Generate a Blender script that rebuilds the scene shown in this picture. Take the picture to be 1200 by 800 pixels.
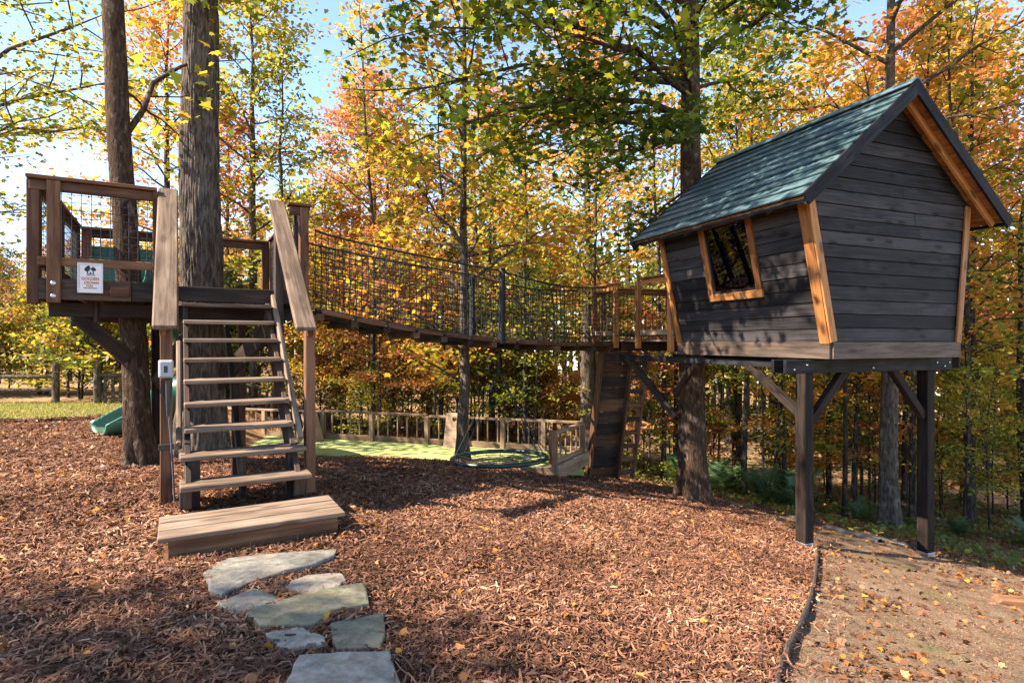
import bpy, bmesh, math, random
import numpy as np
from mathutils import Vector, Matrix

for o in list(bpy.data.objects):
    bpy.data.objects.remove(o)
scene = bpy.context.scene
COL = scene.collection
R = math.radians

# ------------------------------------------------------------------ camera, sky, sun, exposure
cam_d = bpy.data.cameras.new('camera')
cam = bpy.data.objects.new('camera', cam_d)
COL.objects.link(cam)
cam.location = (0, 0, 1.5)
cam.rotation_euler = (R(90), 0, 0)
cam_d.sensor_width = 36
cam_d.lens = 20.4
cam_d.clip_start = 0.05
cam_d.clip_end = 1000
scene.camera = cam

SUN_EL = 44.0
SUN_AZ = -105.0            # degrees from +Y, negative = to the left
world = bpy.data.worlds.new('World')
scene.world = world
world.use_nodes = True
wn = world.node_tree.nodes
wl = world.node_tree.links
for n in list(wn):
    wn.remove(n)
sky = wn.new('ShaderNodeTexSky')
sky.sky_type = 'NISHITA'
sky.sun_disc = False
sky.sun_elevation = R(SUN_EL)
sky.sun_rotation = R(SUN_AZ)
sky.altitude = 1800
sky.air_density = 1.0
sky.dust_density = 0.0
sky.ozone_density = 2.0
bg = wn.new('ShaderNodeBackground')
bg.inputs['Strength'].default_value = 0.095
wo = wn.new('ShaderNodeOutputWorld')
wl.new(sky.outputs[0], bg.inputs['Color'])
wl.new(bg.outputs[0], wo.inputs['Surface'])

sun_d = bpy.data.lights.new('sun', 'SUN')
sun_d.energy = 3.6
sun_d.angle = R(0.53)
sun_d.color = (1.0, 0.90, 0.76)
sun = bpy.data.objects.new('sun', sun_d)
COL.objects.link(sun)
sdir = Vector((math.sin(R(SUN_AZ)) * math.cos(R(SUN_EL)), math.cos(R(SUN_AZ)) * math.cos(R(SUN_EL)), math.sin(R(SUN_EL))))
sun.rotation_euler = sdir.to_track_quat('Z', 'Y').to_euler()
sun.location = (-20, 20, 30)

scene.view_settings.view_transform = 'Standard'
scene.view_settings.look = 'None'
scene.view_settings.exposure = 2.42
scene.view_settings.gamma = 1.0
scene.view_settings.use_curve_mapping = False
scene.view_settings.use_white_balance = True      # camera white balance set for open shade
scene.view_settings.white_balance_temperature = 6950
scene.render.engine = 'CYCLES'
scene.cycles.max_bounces = 6
scene.cycles.diffuse_bounces = 3
scene.cycles.glossy_bounces = 2
scene.cycles.transmission_bounces = 4
scene.cycles.transparent_max_bounces = 8

# ------------------------------------------------------------------ materials
def new_mat(name):
    m = bpy.data.materials.new(name)
    m.use_nodes = True
    nt = m.node_tree
    for n in list(nt.nodes):
        nt.nodes.remove(n)
    out = nt.nodes.new('ShaderNodeOutputMaterial')
    return m, nt, out

def ramp(nt, stops, interp='LINEAR'):
    r = nt.nodes.new('ShaderNodeValToRGB')
    r.color_ramp.interpolation = interp
    e = r.color_ramp.elements
    while len(e) < len(stops):
        e.new(0.5)
    for k, (p, c) in enumerate(stops):
        e[k].position = p
        e[k].color = (c[0], c[1], c[2], 1)
    return r

def mathn(nt, op, a=None, b=None, clamp=False):
    n = nt.nodes.new('ShaderNodeMath')
    n.operation = op
    n.use_clamp = clamp
    for i, v in enumerate((a, b)):
        if v is None:
            continue
        if isinstance(v, (int, float)):
            n.inputs[i].default_value = v
        else:
            nt.links.new(v, n.inputs[i])
    return n.outputs[0]

def wood(name, dark, mid, light, rough=0.75, grain=26.0, knots=0.55, bump=0.25, spec=0.25, var=0.5, wear=None):
    """sawn timber, grain along the object's X axis, every board a little different"""
    m, nt, out = new_mat(name)
    L = nt.links
    tc = nt.nodes.new('ShaderNodeTexCoord')
    oi = nt.nodes.new('ShaderNodeObjectInfo')
    off = nt.nodes.new('ShaderNodeVectorMath'); off.operation = 'MULTIPLY_ADD'
    cr = nt.nodes.new('ShaderNodeCombineXYZ')
    for i, k in enumerate((37.0, 11.0, 7.0)):
        L.new(mathn(nt, 'MULTIPLY', oi.outputs['Random'], k), cr.inputs[i])
    off.inputs[1].default_value = (1, 1, 1)
    L.new(tc.outputs['Object'], off.inputs[0])
    L.new(cr.outputs[0], off.inputs[2])
    mp = nt.nodes.new('ShaderNodeMapping')
    mp.inputs['Scale'].default_value = (1.6, grain, grain)
    L.new(off.outputs[0], mp.inputs['Vector'])
    n1 = nt.nodes.new('ShaderNodeTexNoise')
    n1.inputs['Scale'].default_value = 1.0
    n1.inputs['Detail'].default_value = 6
    n1.inputs['Roughness'].default_value = 0.62
    n1.inputs['Distortion'].default_value = 0.9
    L.new(mp.outputs[0], n1.inputs['Vector'])
    mp2 = nt.nodes.new('ShaderNodeMapping')
    mp2.inputs['Scale'].default_value = (1.2, 3.2, 3.2)
    L.new(off.outputs[0], mp2.inputs['Vector'])
    n2 = nt.nodes.new('ShaderNodeTexNoise')
    n2.inputs['Scale'].default_value = 1.6
    n2.inputs['Detail'].default_value = 4
    L.new(mp2.outputs[0], n2.inputs['Vector'])
    f = mathn(nt, 'ADD', mathn(nt, 'MULTIPLY', n1.outputs['Fac'], 0.75), mathn(nt, 'MULTIPLY', n2.outputs['Fac'], 0.45))
    f = mathn(nt, 'ADD', f, mathn(nt, 'MULTIPLY', mathn(nt, 'SUBTRACT', oi.outputs['Random'], 0.5), var * 0.5))
    rp = ramp(nt, [(0.42, dark), (0.6, mid), (0.80, light)])
    L.new(f, rp.inputs['Fac'])
    # knots
    mp3 = nt.nodes.new('ShaderNodeMapping')
    mp3.inputs['Scale'].default_value = (2.4, 7.0, 7.0)
    L.new(off.outputs[0], mp3.inputs['Vector'])
    vo = nt.nodes.new('ShaderNodeTexVoronoi')
    vo.inputs['Scale'].default_value = 1.0
    L.new(mp3.outputs[0], vo.inputs['Vector'])
    kr = ramp(nt, [(0.12, (1, 1, 1)), (0.25, (0, 0, 0))])
    L.new(vo.outputs['Distance'], kr.inputs['Fac'])
    mix = nt.nodes.new('ShaderNodeMixRGB')
    mix.inputs['Color2'].default_value = (dark[0] * 0.45, dark[1] * 0.4, dark[2] * 0.4, 1)
    L.new(mathn(nt, 'MULTIPLY', kr.outputs['Color'], knots), mix.inputs['Fac'])
    L.new(rp.outputs['Color'], mix.inputs['Color1'])
    col = mix.outputs[0]
    if wear:
        mp4 = nt.nodes.new('ShaderNodeMapping')
        mp4.inputs['Scale'].default_value = (3.0, 14.0, 14.0)
        L.new(off.outputs[0], mp4.inputs['Vector'])
        n4 = nt.nodes.new('ShaderNodeTexNoise')
        n4.inputs['Scale'].default_value = 1.0
        n4.inputs['Detail'].default_value = 5
        L.new(mp4.outputs[0], n4.inputs['Vector'])
        wr = ramp(nt, [(0.56, (0, 0, 0)), (0.68, (1, 1, 1))])
        L.new(n4.outputs['Fac'], wr.inputs['Fac'])
        mx = nt.nodes.new('ShaderNodeMixRGB')
        mx.inputs['Color2'].default_value = (*wear, 1)
        L.new(mathn(nt, 'MULTIPLY', wr.outputs['Color'], 0.7), mx.inputs['Fac'])
        L.new(col, mx.inputs['Color1'])
        col = mx.outputs[0]
    p = nt.nodes.new('ShaderNodeBsdfPrincipled')
    p.inputs['Roughness'].default_value = rough
    p.inputs['Specular IOR Level'].default_value = spec
    L.new(col, p.inputs['Base Color'])
    b = nt.nodes.new('ShaderNodeBump')
    b.inputs['Strength'].default_value = bump
    b.inputs['Distance'].default_value = 0.01
    L.new(n1.outputs['Fac'], b.inputs['Height'])
    L.new(b.outputs[0], p.inputs['Normal'])
    L.new(p.outputs[0], out.inputs['Surface'])
    return m

def plain(name, color, rough=0.6, metal=0.0, nscale=30.0, nvar=0.25, bump=0.1, spec=0.4):
    m, nt, out = new_mat(name)
    L = nt.links
    tc = nt.nodes.new('ShaderNodeTexCoord')
    n1 = nt.nodes.new('ShaderNodeTexNoise')
    n1.inputs['Scale'].default_value = nscale
    n1.inputs['Detail'].default_value = 5
    L.new(tc.outputs['Object'], n1.inputs['Vector'])
    lo = tuple(c * (1 - nvar) for c in color); hi = tuple(min(1, c * (1 + nvar)) for c in color)
    rp = ramp(nt, [(0.3, lo), (0.7, hi)])
    L.new(n1.outputs['Fac'], rp.inputs['Fac'])
    p = nt.nodes.new('ShaderNodeBsdfPrincipled')
    p.inputs['Roughness'].default_value = rough
    p.inputs['Metallic'].default_value = metal
    p.inputs['Specular IOR Level'].default_value = spec
    L.new(rp.outputs['Color'], p.inputs['Base Color'])
    if bump:
        b = nt.nodes.new('ShaderNodeBump')
        b.inputs['Strength'].default_value = bump
        b.inputs['Distance'].default_value = 0.01
        L.new(n1.outputs['Fac'], b.inputs['Height'])
        L.new(b.outputs[0], p.inputs['Normal'])
    L.new(p.outputs[0], out.inputs['Surface'])
    return m

def leaf_mat(name, stops, trans=0.45, rndamt=0.3, rough=0.5):
    m, nt, out = new_mat(name)
    L = nt.links
    at = nt.nodes.new('ShaderNodeAttribute'); at.attribute_name = 'tone'
    oi = nt.nodes.new('ShaderNodeObjectInfo')
    f = mathn(nt, 'ADD', at.outputs['Fac'], mathn(nt, 'MULTIPLY', mathn(nt, 'SUBTRACT', oi.outputs['Random'], 0.5), rndamt), clamp=True)
    rp = ramp(nt, stops)
    L.new(f, rp.inputs['Fac'])
    p = nt.nodes.new('ShaderNodeBsdfPrincipled')
    p.inputs['Roughness'].default_value = rough
    p.inputs['Specular IOR Level'].default_value = 0.35
    L.new(rp.outputs['Color'], p.inputs['Base Color'])
    t = nt.nodes.new('ShaderNodeBsdfTranslucent')
    g = nt.nodes.new('ShaderNodeMixRGB'); g.blend_type = 'MULTIPLY'
    g.inputs['Fac'].default_value = 1.0
    g.inputs['Color2'].default_value = (1.25, 1.15, 0.75, 1)
    L.new(rp.outputs['Color'], g.inputs['Color1'])
    L.new(g.outputs[0], t.inputs['Color'])
    mx = nt.nodes.new('ShaderNodeMixShader')
    mx.inputs['Fac'].default_value = trans
    L.new(p.outputs[0], mx.inputs[1]); L.new(t.outputs[0], mx.inputs[2])
    L.new(mx.outputs[0], out.inputs['Surface'])
    return m

def tone_mat(name, stops, rough=0.85, spec=0.2):
    m, nt, out = new_mat(name)
    at = nt.nodes.new('ShaderNodeAttribute'); at.attribute_name = 'tone'
    rp = ramp(nt, stops)
    nt.links.new(at.outputs['Fac'], rp.inputs['Fac'])
    p = nt.nodes.new('ShaderNodeBsdfPrincipled')
    p.inputs['Roughness'].default_value = rough
    p.inputs['Specular IOR Level'].default_value = spec
    nt.links.new(rp.outputs['Color'], p.inputs['Base Color'])
    nt.links.new(p.outputs[0], out.inputs['Surface'])
    return m

def ground_mat(name, stops, scale=6.0, fine=60.0, bump=0.6, patch=None):
    m, nt, out = new_mat(name)
    L = nt.links
    tc = nt.nodes.new('ShaderNodeTexCoord')
    n1 = nt.nodes.new('ShaderNodeTexNoise')
    n1.inputs['Scale'].default_value = scale; n1.inputs['Detail'].default_value = 8
    n1.inputs['Roughness'].default_value = 0.7
    L.new(tc.outputs['Object'], n1.inputs['Vector'])
    n2 = nt.nodes.new('ShaderNodeTexNoise')
    n2.inputs['Scale'].default_value = fine; n2.inputs['Detail'].default_value = 6
    L.new(tc.outputs['Object'], n2.inputs['Vector'])
    f = mathn(nt, 'ADD', mathn(nt, 'MULTIPLY', n1.outputs['Fac'], 0.55), mathn(nt, 'MULTIPLY', n2.outputs['Fac'], 0.45))
    rp = ramp(nt, stops)
    L.new(f, rp.inputs['Fac'])
    col = rp.outputs['Color']
    if patch:
        n3 = nt.nodes.new('ShaderNodeTexNoise')
        n3.inputs['Scale'].default_value = patch[0]; n3.inputs['Detail'].default_value = 6
        L.new(tc.outputs['Object'], n3.inputs['Vector'])
        pr = ramp(nt, [(patch[1], (0, 0, 0)), (patch[1] + 0.12, (1, 1, 1))])
        L.new(n3.outputs['Fac'], pr.inputs['Fac'])
        mx = nt.nodes.new('ShaderNodeMixRGB')
        mx.inputs['Color2'].default_value = (*patch[2], 1)
        L.new(mathn(nt, 'MULTIPLY', pr.outputs['Color'], 0.75), mx.inputs['Fac'])
        L.new(col, mx.inputs['Color1'])
        col = mx.outputs[0]
    p = nt.nodes.new('ShaderNodeBsdfPrincipled')
    p.inputs['Roughness'].default_value = 0.95
    p.inputs['Specular IOR Level'].default_value = 0.1
    L.new(col, p.inputs['Base Color'])
    b = nt.nodes.new('ShaderNodeBump')
    b.inputs['Strength'].default_value = bump; b.inputs['Distance'].default_value = 0.03
    L.new(f, b.inputs['Height']); L.new(b.outputs[0], p.inputs['Normal'])
    L.new(p.outputs[0], out.inputs['Surface'])
    return m

def bark_mat(name, dark, light, ridge=22.0, lichen=None, bump=0.9):
    m, nt, out = new_mat(name)
    L = nt.links
    tc = nt.nodes.new('ShaderNodeTexCoord')
    mp = nt.nodes.new('ShaderNodeMapping')
    mp.inputs['Scale'].default_value = (ridge, ridge, ridge * 0.26)
    L.new(tc.outputs['Object'], mp.inputs['Vector'])
    n1 = nt.nodes.new('ShaderNodeTexNoise')
    n1.inputs['Scale'].default_value = 1.0; n1.inputs['Detail'].default_value = 7
    n1.inputs['Roughness'].default_value = 0.65; n1.inputs['Distortion'].default_value = 0.6
    L.new(mp.outputs[0], n1.inputs['Vector'])
    rp = ramp(nt, [(0.40, dark), (0.62, light)])
    L.new(n1.outputs['Fac'], rp.inputs['Fac'])
    col = rp.outputs['Color']
    if lichen:
        n3 = nt.nodes.new('ShaderNodeTexNoise')
        mp3 = nt.nodes.new('ShaderNodeMapping'); mp3.inputs['Scale'].default_value = (9, 9, 5)
        L.new(tc.outputs['Object'], mp3.inputs['Vector'])
        L.new(mp3.outputs[0], n3.inputs['Vector'])
        n3.inputs['Scale'].default_value = 1.3; n3.inputs['Detail'].default_value = 5
        pr = ramp(nt, [(0.58, (0, 0, 0)), (0.66, (1, 1, 1))])
        L.new(n3.outputs['Fac'], pr.inputs['Fac'])
        mx = nt.nodes.new('ShaderNodeMixRGB')
        mx.inputs['Color2'].default_value = (*lichen, 1)
        L.new(mathn(nt, 'MULTIPLY', pr.outputs['Color'], 0.7), mx.inputs['Fac'])
        L.new(col, mx.inputs['Color1'])
        col = mx.outputs[0]
    p = nt.nodes.new('ShaderNodeBsdfPrincipled')
    p.inputs['Roughness'].default_value = 0.95
    p.inputs['Specular IOR Level'].default_value = 0.1
    L.new(col, p.inputs['Base Color'])
    b = nt.nodes.new('ShaderNodeBump')
    b.inputs['Strength'].default_value = bump; b.inputs['Distance'].default_value = 0.04
    L.new(n1.outputs['Fac'], b.inputs['Height']); L.new(b.outputs[0], p.inputs['Normal'])
    L.new(p.outputs[0], out.inputs['Surface'])
    return m

def glass_mat():
    m, nt, out = new_mat('window_glass')
    fr = nt.nodes.new('ShaderNodeFresnel'); fr.inputs['IOR'].default_value = 1.6
    tr = nt.nodes.new('ShaderNodeBsdfTransparent'); tr.inputs['Color'].default_value = (0.82, 0.86, 0.84, 1)
    gl = nt.nodes.new('ShaderNodeBsdfGlossy'); gl.inputs['Roughness'].default_value = 0.02
    tc = nt.nodes.new('ShaderNodeTexCoord')
    n = nt.nodes.new('ShaderNodeTexNoise'); n.inputs['Scale'].default_value = 2.5
    nt.links.new(tc.outputs['Object'], n.inputs['Vector'])
    b = nt.nodes.new('ShaderNodeBump'); b.inputs['Strength'].default_value = 0.04
    nt.links.new(n.outputs['Fac'], b.inputs['Height']); nt.links.new(b.outputs[0], gl.inputs['Normal'])
    mx = nt.nodes.new('ShaderNodeMixShader')
    nt.links.new(mathn(nt, 'MULTIPLY', fr.outputs[0], 1.2, clamp=True), mx.inputs[0])
    nt.links.new(tr.outputs[0], mx.inputs[1]); nt.links.new(gl.outputs[0], mx.inputs[2])
    nt.links.new(mx.outputs[0], out.inputs['Surface'])
    return m

M = {}
M['dark'] = wood('dark_stained_timber', (.014, .009, .007), (.036, .022, .016), (.085, .052, .036), rough=.7)
M['brown'] = wood('brown_stained_timber', (.048, .021, .010), (.11, .048, .023), (.20, .098, .05), rough=.7)
M['grey'] = wood('weathered_timber', (.07, .043, .028), (.16, .108, .076), (.27, .20, .15), rough=.8, knots=.6, var=.35)
M['tan'] = wood('sunbleached_timber', (.12, .072, .042), (.22, .142, .088), (.34, .24, .16), rough=.85, knots=.4)
M['pine'] = wood('raw_pine_board', (.22, .125, .075), (.33, .205, .135), (.43, .29, .20), rough=.7, knots=.5)
M['cedar'] = wood('oiled_cedar', (.14, .048, .013), (.30, .115, .032), (.44, .19, .06), rough=.6, knots=.75, spec=.25, var=.7, wear=(.17, .075, .03))
M['siding'] = wood('charcoal_stained_siding', (.009, .0078, .0082), (.021, .0185, .0195), (.052, .046, .047), rough=.7, grain=34, knots=.8, spec=.16, var=.75)
M['skirt'] = wood('faded_skirt_board', (.035, .024, .019), (.078, .054, .042), (.15, .11, .085), rough=.7)
M['roof'] = wood('teal_stained_roof_board', (.024, .05, .058), (.046, .088, .10), (.085, .14, .155), rough=.5, grain=30, knots=.7, spec=.4, var=.55)
M['trimdark'] = wood('black_fascia', (.007, .007, .008), (.016, .016, .018), (.036, .036, .039), rough=.7, spec=.12)
M['postdark'] = wood('charcoal_post', (.007, .0048, .004), (.016, .011, .009), (.037, .026, .021), rough=.75, spec=.12)
M['rope'] = plain('black_net_rope', (.022, .023, .022), .8, nscale=80)
M['stanchion'] = plain('black_padded_post', (.009, .010, .012), .7, nscale=20)
M['ropelight'] = plain('hemp_rope', (.34, .25, .17), .9, nscale=60, bump=.6)
M['wire'] = plain('black_welded_wire', (.018, .018, .018), .5, nscale=40)
M['ring'] = plain('dark_green_vinyl', (.012, .035, .032), .35, nscale=12)
M['slide'] = plain('green_slide_plastic', (.008, .095, .065), .3, nscale=3, nvar=.15, bump=.02, spec=.5)
M['slidein'] = plain('pale_green_slide_plastic', (.06, .16, .11), .4, nscale=3, nvar=.2, bump=.02)
M['steel'] = plain('galvanised_steel', (.55, .55, .56), .35, metal=.9, nscale=60)
M['boxgrey'] = plain('grey_box_plastic', (.33, .33, .34), .45, nscale=25, nvar=.08, bump=.03)
M['pipe'] = plain('dull_grey_conduit', (.10, .10, .105), .5)
M['boxdark'] = plain('dark_cable_plastic', (.03, .03, .034), .5)
M['signwhite'] = plain('sign_panel_white', (.72, .67, .64), .45, nscale=18, nvar=.06, bump=.02)
M['signframe'] = plain('sign_frame_grey', (.60, .58, .58), .4, nscale=25, nvar=.08, bump=.02)
M['signnavy'] = plain('sign_navy_print', (.012, .03, .055), .5, nvar=.1, bump=0)
M['signrust'] = plain('sign_orange_print', (.42, .13, .04), .5, nvar=.1, bump=0)
M['stone'] = None
M['glass'] = glass_mat()
M['soil'] = ground_mat('path_soil', [(.36, (.085, .052, .032)), (.52, (.175, .116, .075)), (.66, (.29, .205, .14))], 3.5, 70, 1.0, (1.1, .56, (.11, .105, .042)))
M['floor'] = ground_mat('forest_floor', [(.3, (.10, .055, .028)), (.5, (.26, .155, .08)), (.72, (.42, .28, .15))], 2.5, 35, .8, (.6, .5, (.065, .085, .022)))
M['mulchbase'] = ground_mat('shredded_mulch', [(.32, (.035, .018, .012)), (.52, (.13, .062, .036)), (.72, (.28, .145, .085))], 14, 110, 1.0)
M['turf'] = ground_mat('faded_artificial_turf', [(.3, (.24, .285, .10)), (.7, (.32, .36, .15))], 1.2, 160, .25, (.8, .6, (.25, .25, .13)))
M['lawn'] = ground_mat('lawn_soil', [(.3, (.15, .15, .045)), (.7, (.30, .26, .10))], 2, 60, .5)
M['mulch'] = tone_mat('mulch_shreds', [(0, (.045, .020, .012)), (.3, (.125, .053, .030)), (.62, (.232, .108, .062)), (.86, (.36, .19, .112)), (1, (.48, .32, .21))], .85, .2)
M['litter'] = leaf_mat('fallen_leaves', [(0, (.075, .035, .022)), (.35, (.21, .09, .035)), (.6, (.42, .17, .035)), (.8, (.55, .31, .04)), (1, (.40, .28, .18))], .2, 0)
M['grassblade'] = leaf_mat('grass_blades', [(0, (.10, .13, .03)), (.5, (.23, .23, .055)), (1, (.40, .34, .14))], .4, 0)
M['cover'] = leaf_mat('ground_cover_leaves', [(0, (.06, .11, .025)), (.5, (.15, .19, .04)), (.8, (.32, .27, .06)), (1, (.42, .22, .06))], .45, 0)
M['fern'] = leaf_mat('soft_green_needles', [(0, (.035, .085, .025)), (.6, (.085, .15, .055)), (1, (.17, .21, .09))], .4, .3)
M['Lgreen'] = leaf_mat('green_leaves', [(0, (.035, .075, .014)), (.4, (.09, .15, .02)), (.75, (.22, .25, .028)), (1, (.42, .36, .04))], .58)
M['Lyg'] = leaf_mat('yellow_green_leaves', [(0, (.075, .12, .022)), (.35, (.20, .235, .036)), (.7, (.40, .34, .05)), (1, (.52, .30, .05))], .58)
M['Lyellow'] = leaf_mat('yellow_leaves', [(0, (.14, .17, .03)), (.35, (.38, .33, .045)), (.7, (.55, .34, .05)), (1, (.54, .20, .05))], .58)
M['Lorange'] = leaf_mat('orange_leaves', [(0, (.25, .21, .04)), (.3, (.54, .32, .05)), (.7, (.58, .22, .05)), (1, (.46, .13, .055))], .58)
M['Lred'] = leaf_mat('red_leaves', [(0, (.30, .19, .05)), (.4, (.46, .18, .07)), (1, (.38, .09, .07))], .5)
M['Lolive'] = leaf_mat('olive_leaves', [(0, (.04, .07, .02)), (.5, (.10, .135, .035)), (.85, (.24, .22, .06)), (1, (.42, .27, .06))], .45)
M['oakbark'] = bark_mat('furrowed_oak_bark', (.045, .034, .027), (.15, .12, .098), 22.0, None, .8)
M['bark'] = bark_mat('brown_lichen_bark', (.035, .021, .014), (.095, .058, .038), 30.0, (.19, .15, .115), .9)
M['greybark'] = bark_mat('grey_bark', (.045, .033, .025), (.13, .10, .075), 26.0, (.19, .16, .125), .8)
M['darkbark'] = bark_mat('dark_bark', (.02, .016, .013), (.085, .068, .055), 20.0, None, .6)

def stone_mat(name, a, b, c):
    m, nt, out = new_mat(name)
    L = nt.links
    tc = nt.nodes.new('ShaderNodeTexCoord')
    n1 = nt.nodes.new('ShaderNodeTexNoise'); n1.inputs['Scale'].default_value = 13.0
    n1.inputs['Detail'].default_value = 8; n1.inputs['Roughness'].default_value = .72; n1.inputs['Distortion'].default_value = .3
    L.new(tc.outputs['Object'], n1.inputs['Vector'])
    rp = ramp(nt, [(.36, a), (.52, b), (.66, c)])
    L.new(n1.outputs['Fac'], rp.inputs['Fac'])
    n2 = nt.nodes.new('ShaderNodeTexNoise'); n2.inputs['Scale'].default_value = 2.2
    n2.inputs['Detail'].default_value = 5
    L.new(tc.outputs['Object'], n2.inputs['Vector'])
    pr = ramp(nt, [(.55, (0, 0, 0)), (.68, (1, 1, 1))])
    L.new(n2.outputs['Fac'], pr.inputs['Fac'])
    mx = nt.nodes.new('ShaderNodeMixRGB'); mx.inputs['Color2'].default_value = (.20, .145, .095, 1)
    L.new(mathn(nt, 'MULTIPLY', pr.outputs['Color'], .5), mx.inputs['Fac'])
    L.new(rp.outputs['Color'], mx.inputs['Color1'])
    p = nt.nodes.new('ShaderNodeBsdfPrincipled'); p.inputs['Roughness'].default_value = .7
    L.new(mx.outputs[0], p.inputs['Base Color'])
    bp = nt.nodes.new('ShaderNodeBump'); bp.inputs['Strength'].default_value = .5; bp.inputs['Distance'].default_value = .02
    L.new(n1.outputs['Fac'], bp.inputs['Height']); L.new(bp.outputs[0], p.inputs['Normal'])
    L.new(p.outputs[0], out.inputs['Surface'])
    return m
M['stoneblue'] = stone_mat('blue_grey_flagstone', (.10, .092, .078), (.175, .162, .135), (.27, .245, .20))
M['stonegreen'] = stone_mat('green_grey_flagstone', (.105, .092, .056), (.185, .165, .105), (.27, .24, .16))
M['stonetan'] = stone_mat('tan_flagstone', (.18, .14, .10), (.31, .255, .195), (.43, .365, .29))

# ------------------------------------------------------------------ helpers: linking, meshes
W = {}
def link(o, parent=None, world=None):
    world = world if world is not None else Matrix.Identity(4)
    COL.objects.link(o)
    W[o.name] = world.copy()
    if parent is not None:
        o.parent = parent
        o.matrix_parent_inverse = W[parent.name].inverted()
    o.matrix_basis = world
    return o

def tag(o, label=None, cat=None, group=None, kind=None):
    if label: o['label'] = label
    if cat: o['category'] = cat
    if group: o['group'] = group
    if kind: o['kind'] = kind
    return o

def thing(name, loc, label, cat, group=None):
    o = bpy.data.objects.new(name, None)
    o.empty_display_size = .1
    link(o, None, Matrix.Translation(Vector(loc)))
    return tag(o, label, cat, group)

def mobj(name, me, mat, parent=None, world=None):
    if mat is not None and not me.materials:
        me.materials.append(mat)
    return link(bpy.data.objects.new(name, me), parent, world)

def np_mesh(name, V, F, tone=None, smooth=False):
    V = np.asarray(V, np.float32); F = np.asarray(F, np.int32)
    me = bpy.data.meshes.new(name)
    k = F.shape[1]
    me.vertices.add(len(V)); me.vertices.foreach_set('co', V.ravel())
    me.loops.add(F.size); me.loops.foreach_set('vertex_index', F.ravel())
    me.polygons.add(len(F)); me.polygons.foreach_set('loop_start', np.arange(len(F), dtype=np.int32) * k)
    if smooth:
        me.polygons.foreach_set('use_smooth', np.ones(len(F), bool))
    me.update(calc_edges=True)
    if tone is not None:
        a = me.attributes.new('tone', 'FLOAT', 'FACE')
        a.data.foreach_set('value', np.asarray(tone, np.float32))
    return me

BOXC = {}
def box_mesh(lx, ly, lz, bev=.005):
    key = (round(lx, 4), round(ly, 4), round(lz, 4), bev)
    if key in BOXC:
        return BOXC[key].copy() if False else BOXC[key]
    bm = bmesh.new()
    bmesh.ops.create_cube(bm, size=1)
    for v in bm.verts:
        v.co = Vector((v.co.x * lx, v.co.y * ly, v.co.z * lz))
    b = min(bev, .3 * min(lx, ly, lz))
    bmesh.ops.bevel(bm, geom=bm.edges[:], offset=b, segments=1, affect='EDGES')
    me = bpy.data.meshes.new('board')
    bm.to_mesh(me); bm.free()
    BOXC[key] = me
    return me

def board(name, p0, p1, w, t, mat, parent, up=(0, 0, 1), bev=.005):
    """sawn board from p0 to p1; t is measured along `up`, w across it"""
    p0 = Vector(p0); p1 = Vector(p1)
    x = p1 - p0; ln = x.length; x.normalize()
    u = Vector(up)
    if abs(u.dot(x)) > .99:
        u = Vector((0, 1, 0))
    y = u.cross(x).normalized(); z = x.cross(y).normalized()
    mt = Matrix((x, y, z)).transposed().to_4x4()
    mt.translation = (p0 + p1) / 2
    me = box_mesh(ln, w, t, bev)
    if me.materials and me.materials[0] != mat:
        key = (round(ln, 4), round(w, 4), round(t, 4), bev, mat.name)
        if key not in BOXC:
            c = me.copy(); c.materials.clear(); c.materials.append(mat); BOXC[key] = c
        me = BOXC[key]
    return mobj(name, me, mat, parent, mt)

def post(name, x, y, z0, z1, w, mat, parent, rot=0.0, d=None, bev=.007):
    up = (math.cos(rot), math.sin(rot), 0)
    return board(name, (x, y, z0), (x, y, z1), d or w, w, mat, parent, up=up, bev=bev)

def frame(o, s, h):
    s = Vector(s).normalized(); h = Vector(h).normalized(); n = s.cross(h).normalized()
    m = Matrix((s, h, n)).transposed().to_4x4(); m.translation = Vector(o)
    return m

def slab(name, poly, fr, n0, n1, mat, parent, lap=None, bev=.003):
    """polygon (s,h) in frame fr given thickness n0..n1; lap=(h0,h1,extra): lower edge stands proud"""
    bm = bmesh.new()
    def off(h):
        return 0 if lap is None else lap[2] * (1 - (h - lap[0]) / (lap[1] - lap[0]))
    a = [bm.verts.new((s, h, n1 + off(h))) for s, h in poly]
    b = [bm.verts.new((s, h, n0 + off(h))) for s, h in poly]
    bm.faces.new(a); bm.faces.new(b[::-1])
    n = len(poly)
    for i in range(n):
        j = (i + 1) % n
        bm.faces.new((a[j], a[i], b[i], b[j]))
    bmesh.ops.recalc_face_normals(bm, faces=bm.faces[:])
    if bev:
        bmesh.ops.bevel(bm, geom=[e for e in bm.edges], offset=bev, segments=1, affect='EDGES')
    me = bpy.data.meshes.new(name)
    bm.to_mesh(me); bm.free()
    return mobj(name, me, mat, parent, fr)

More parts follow.
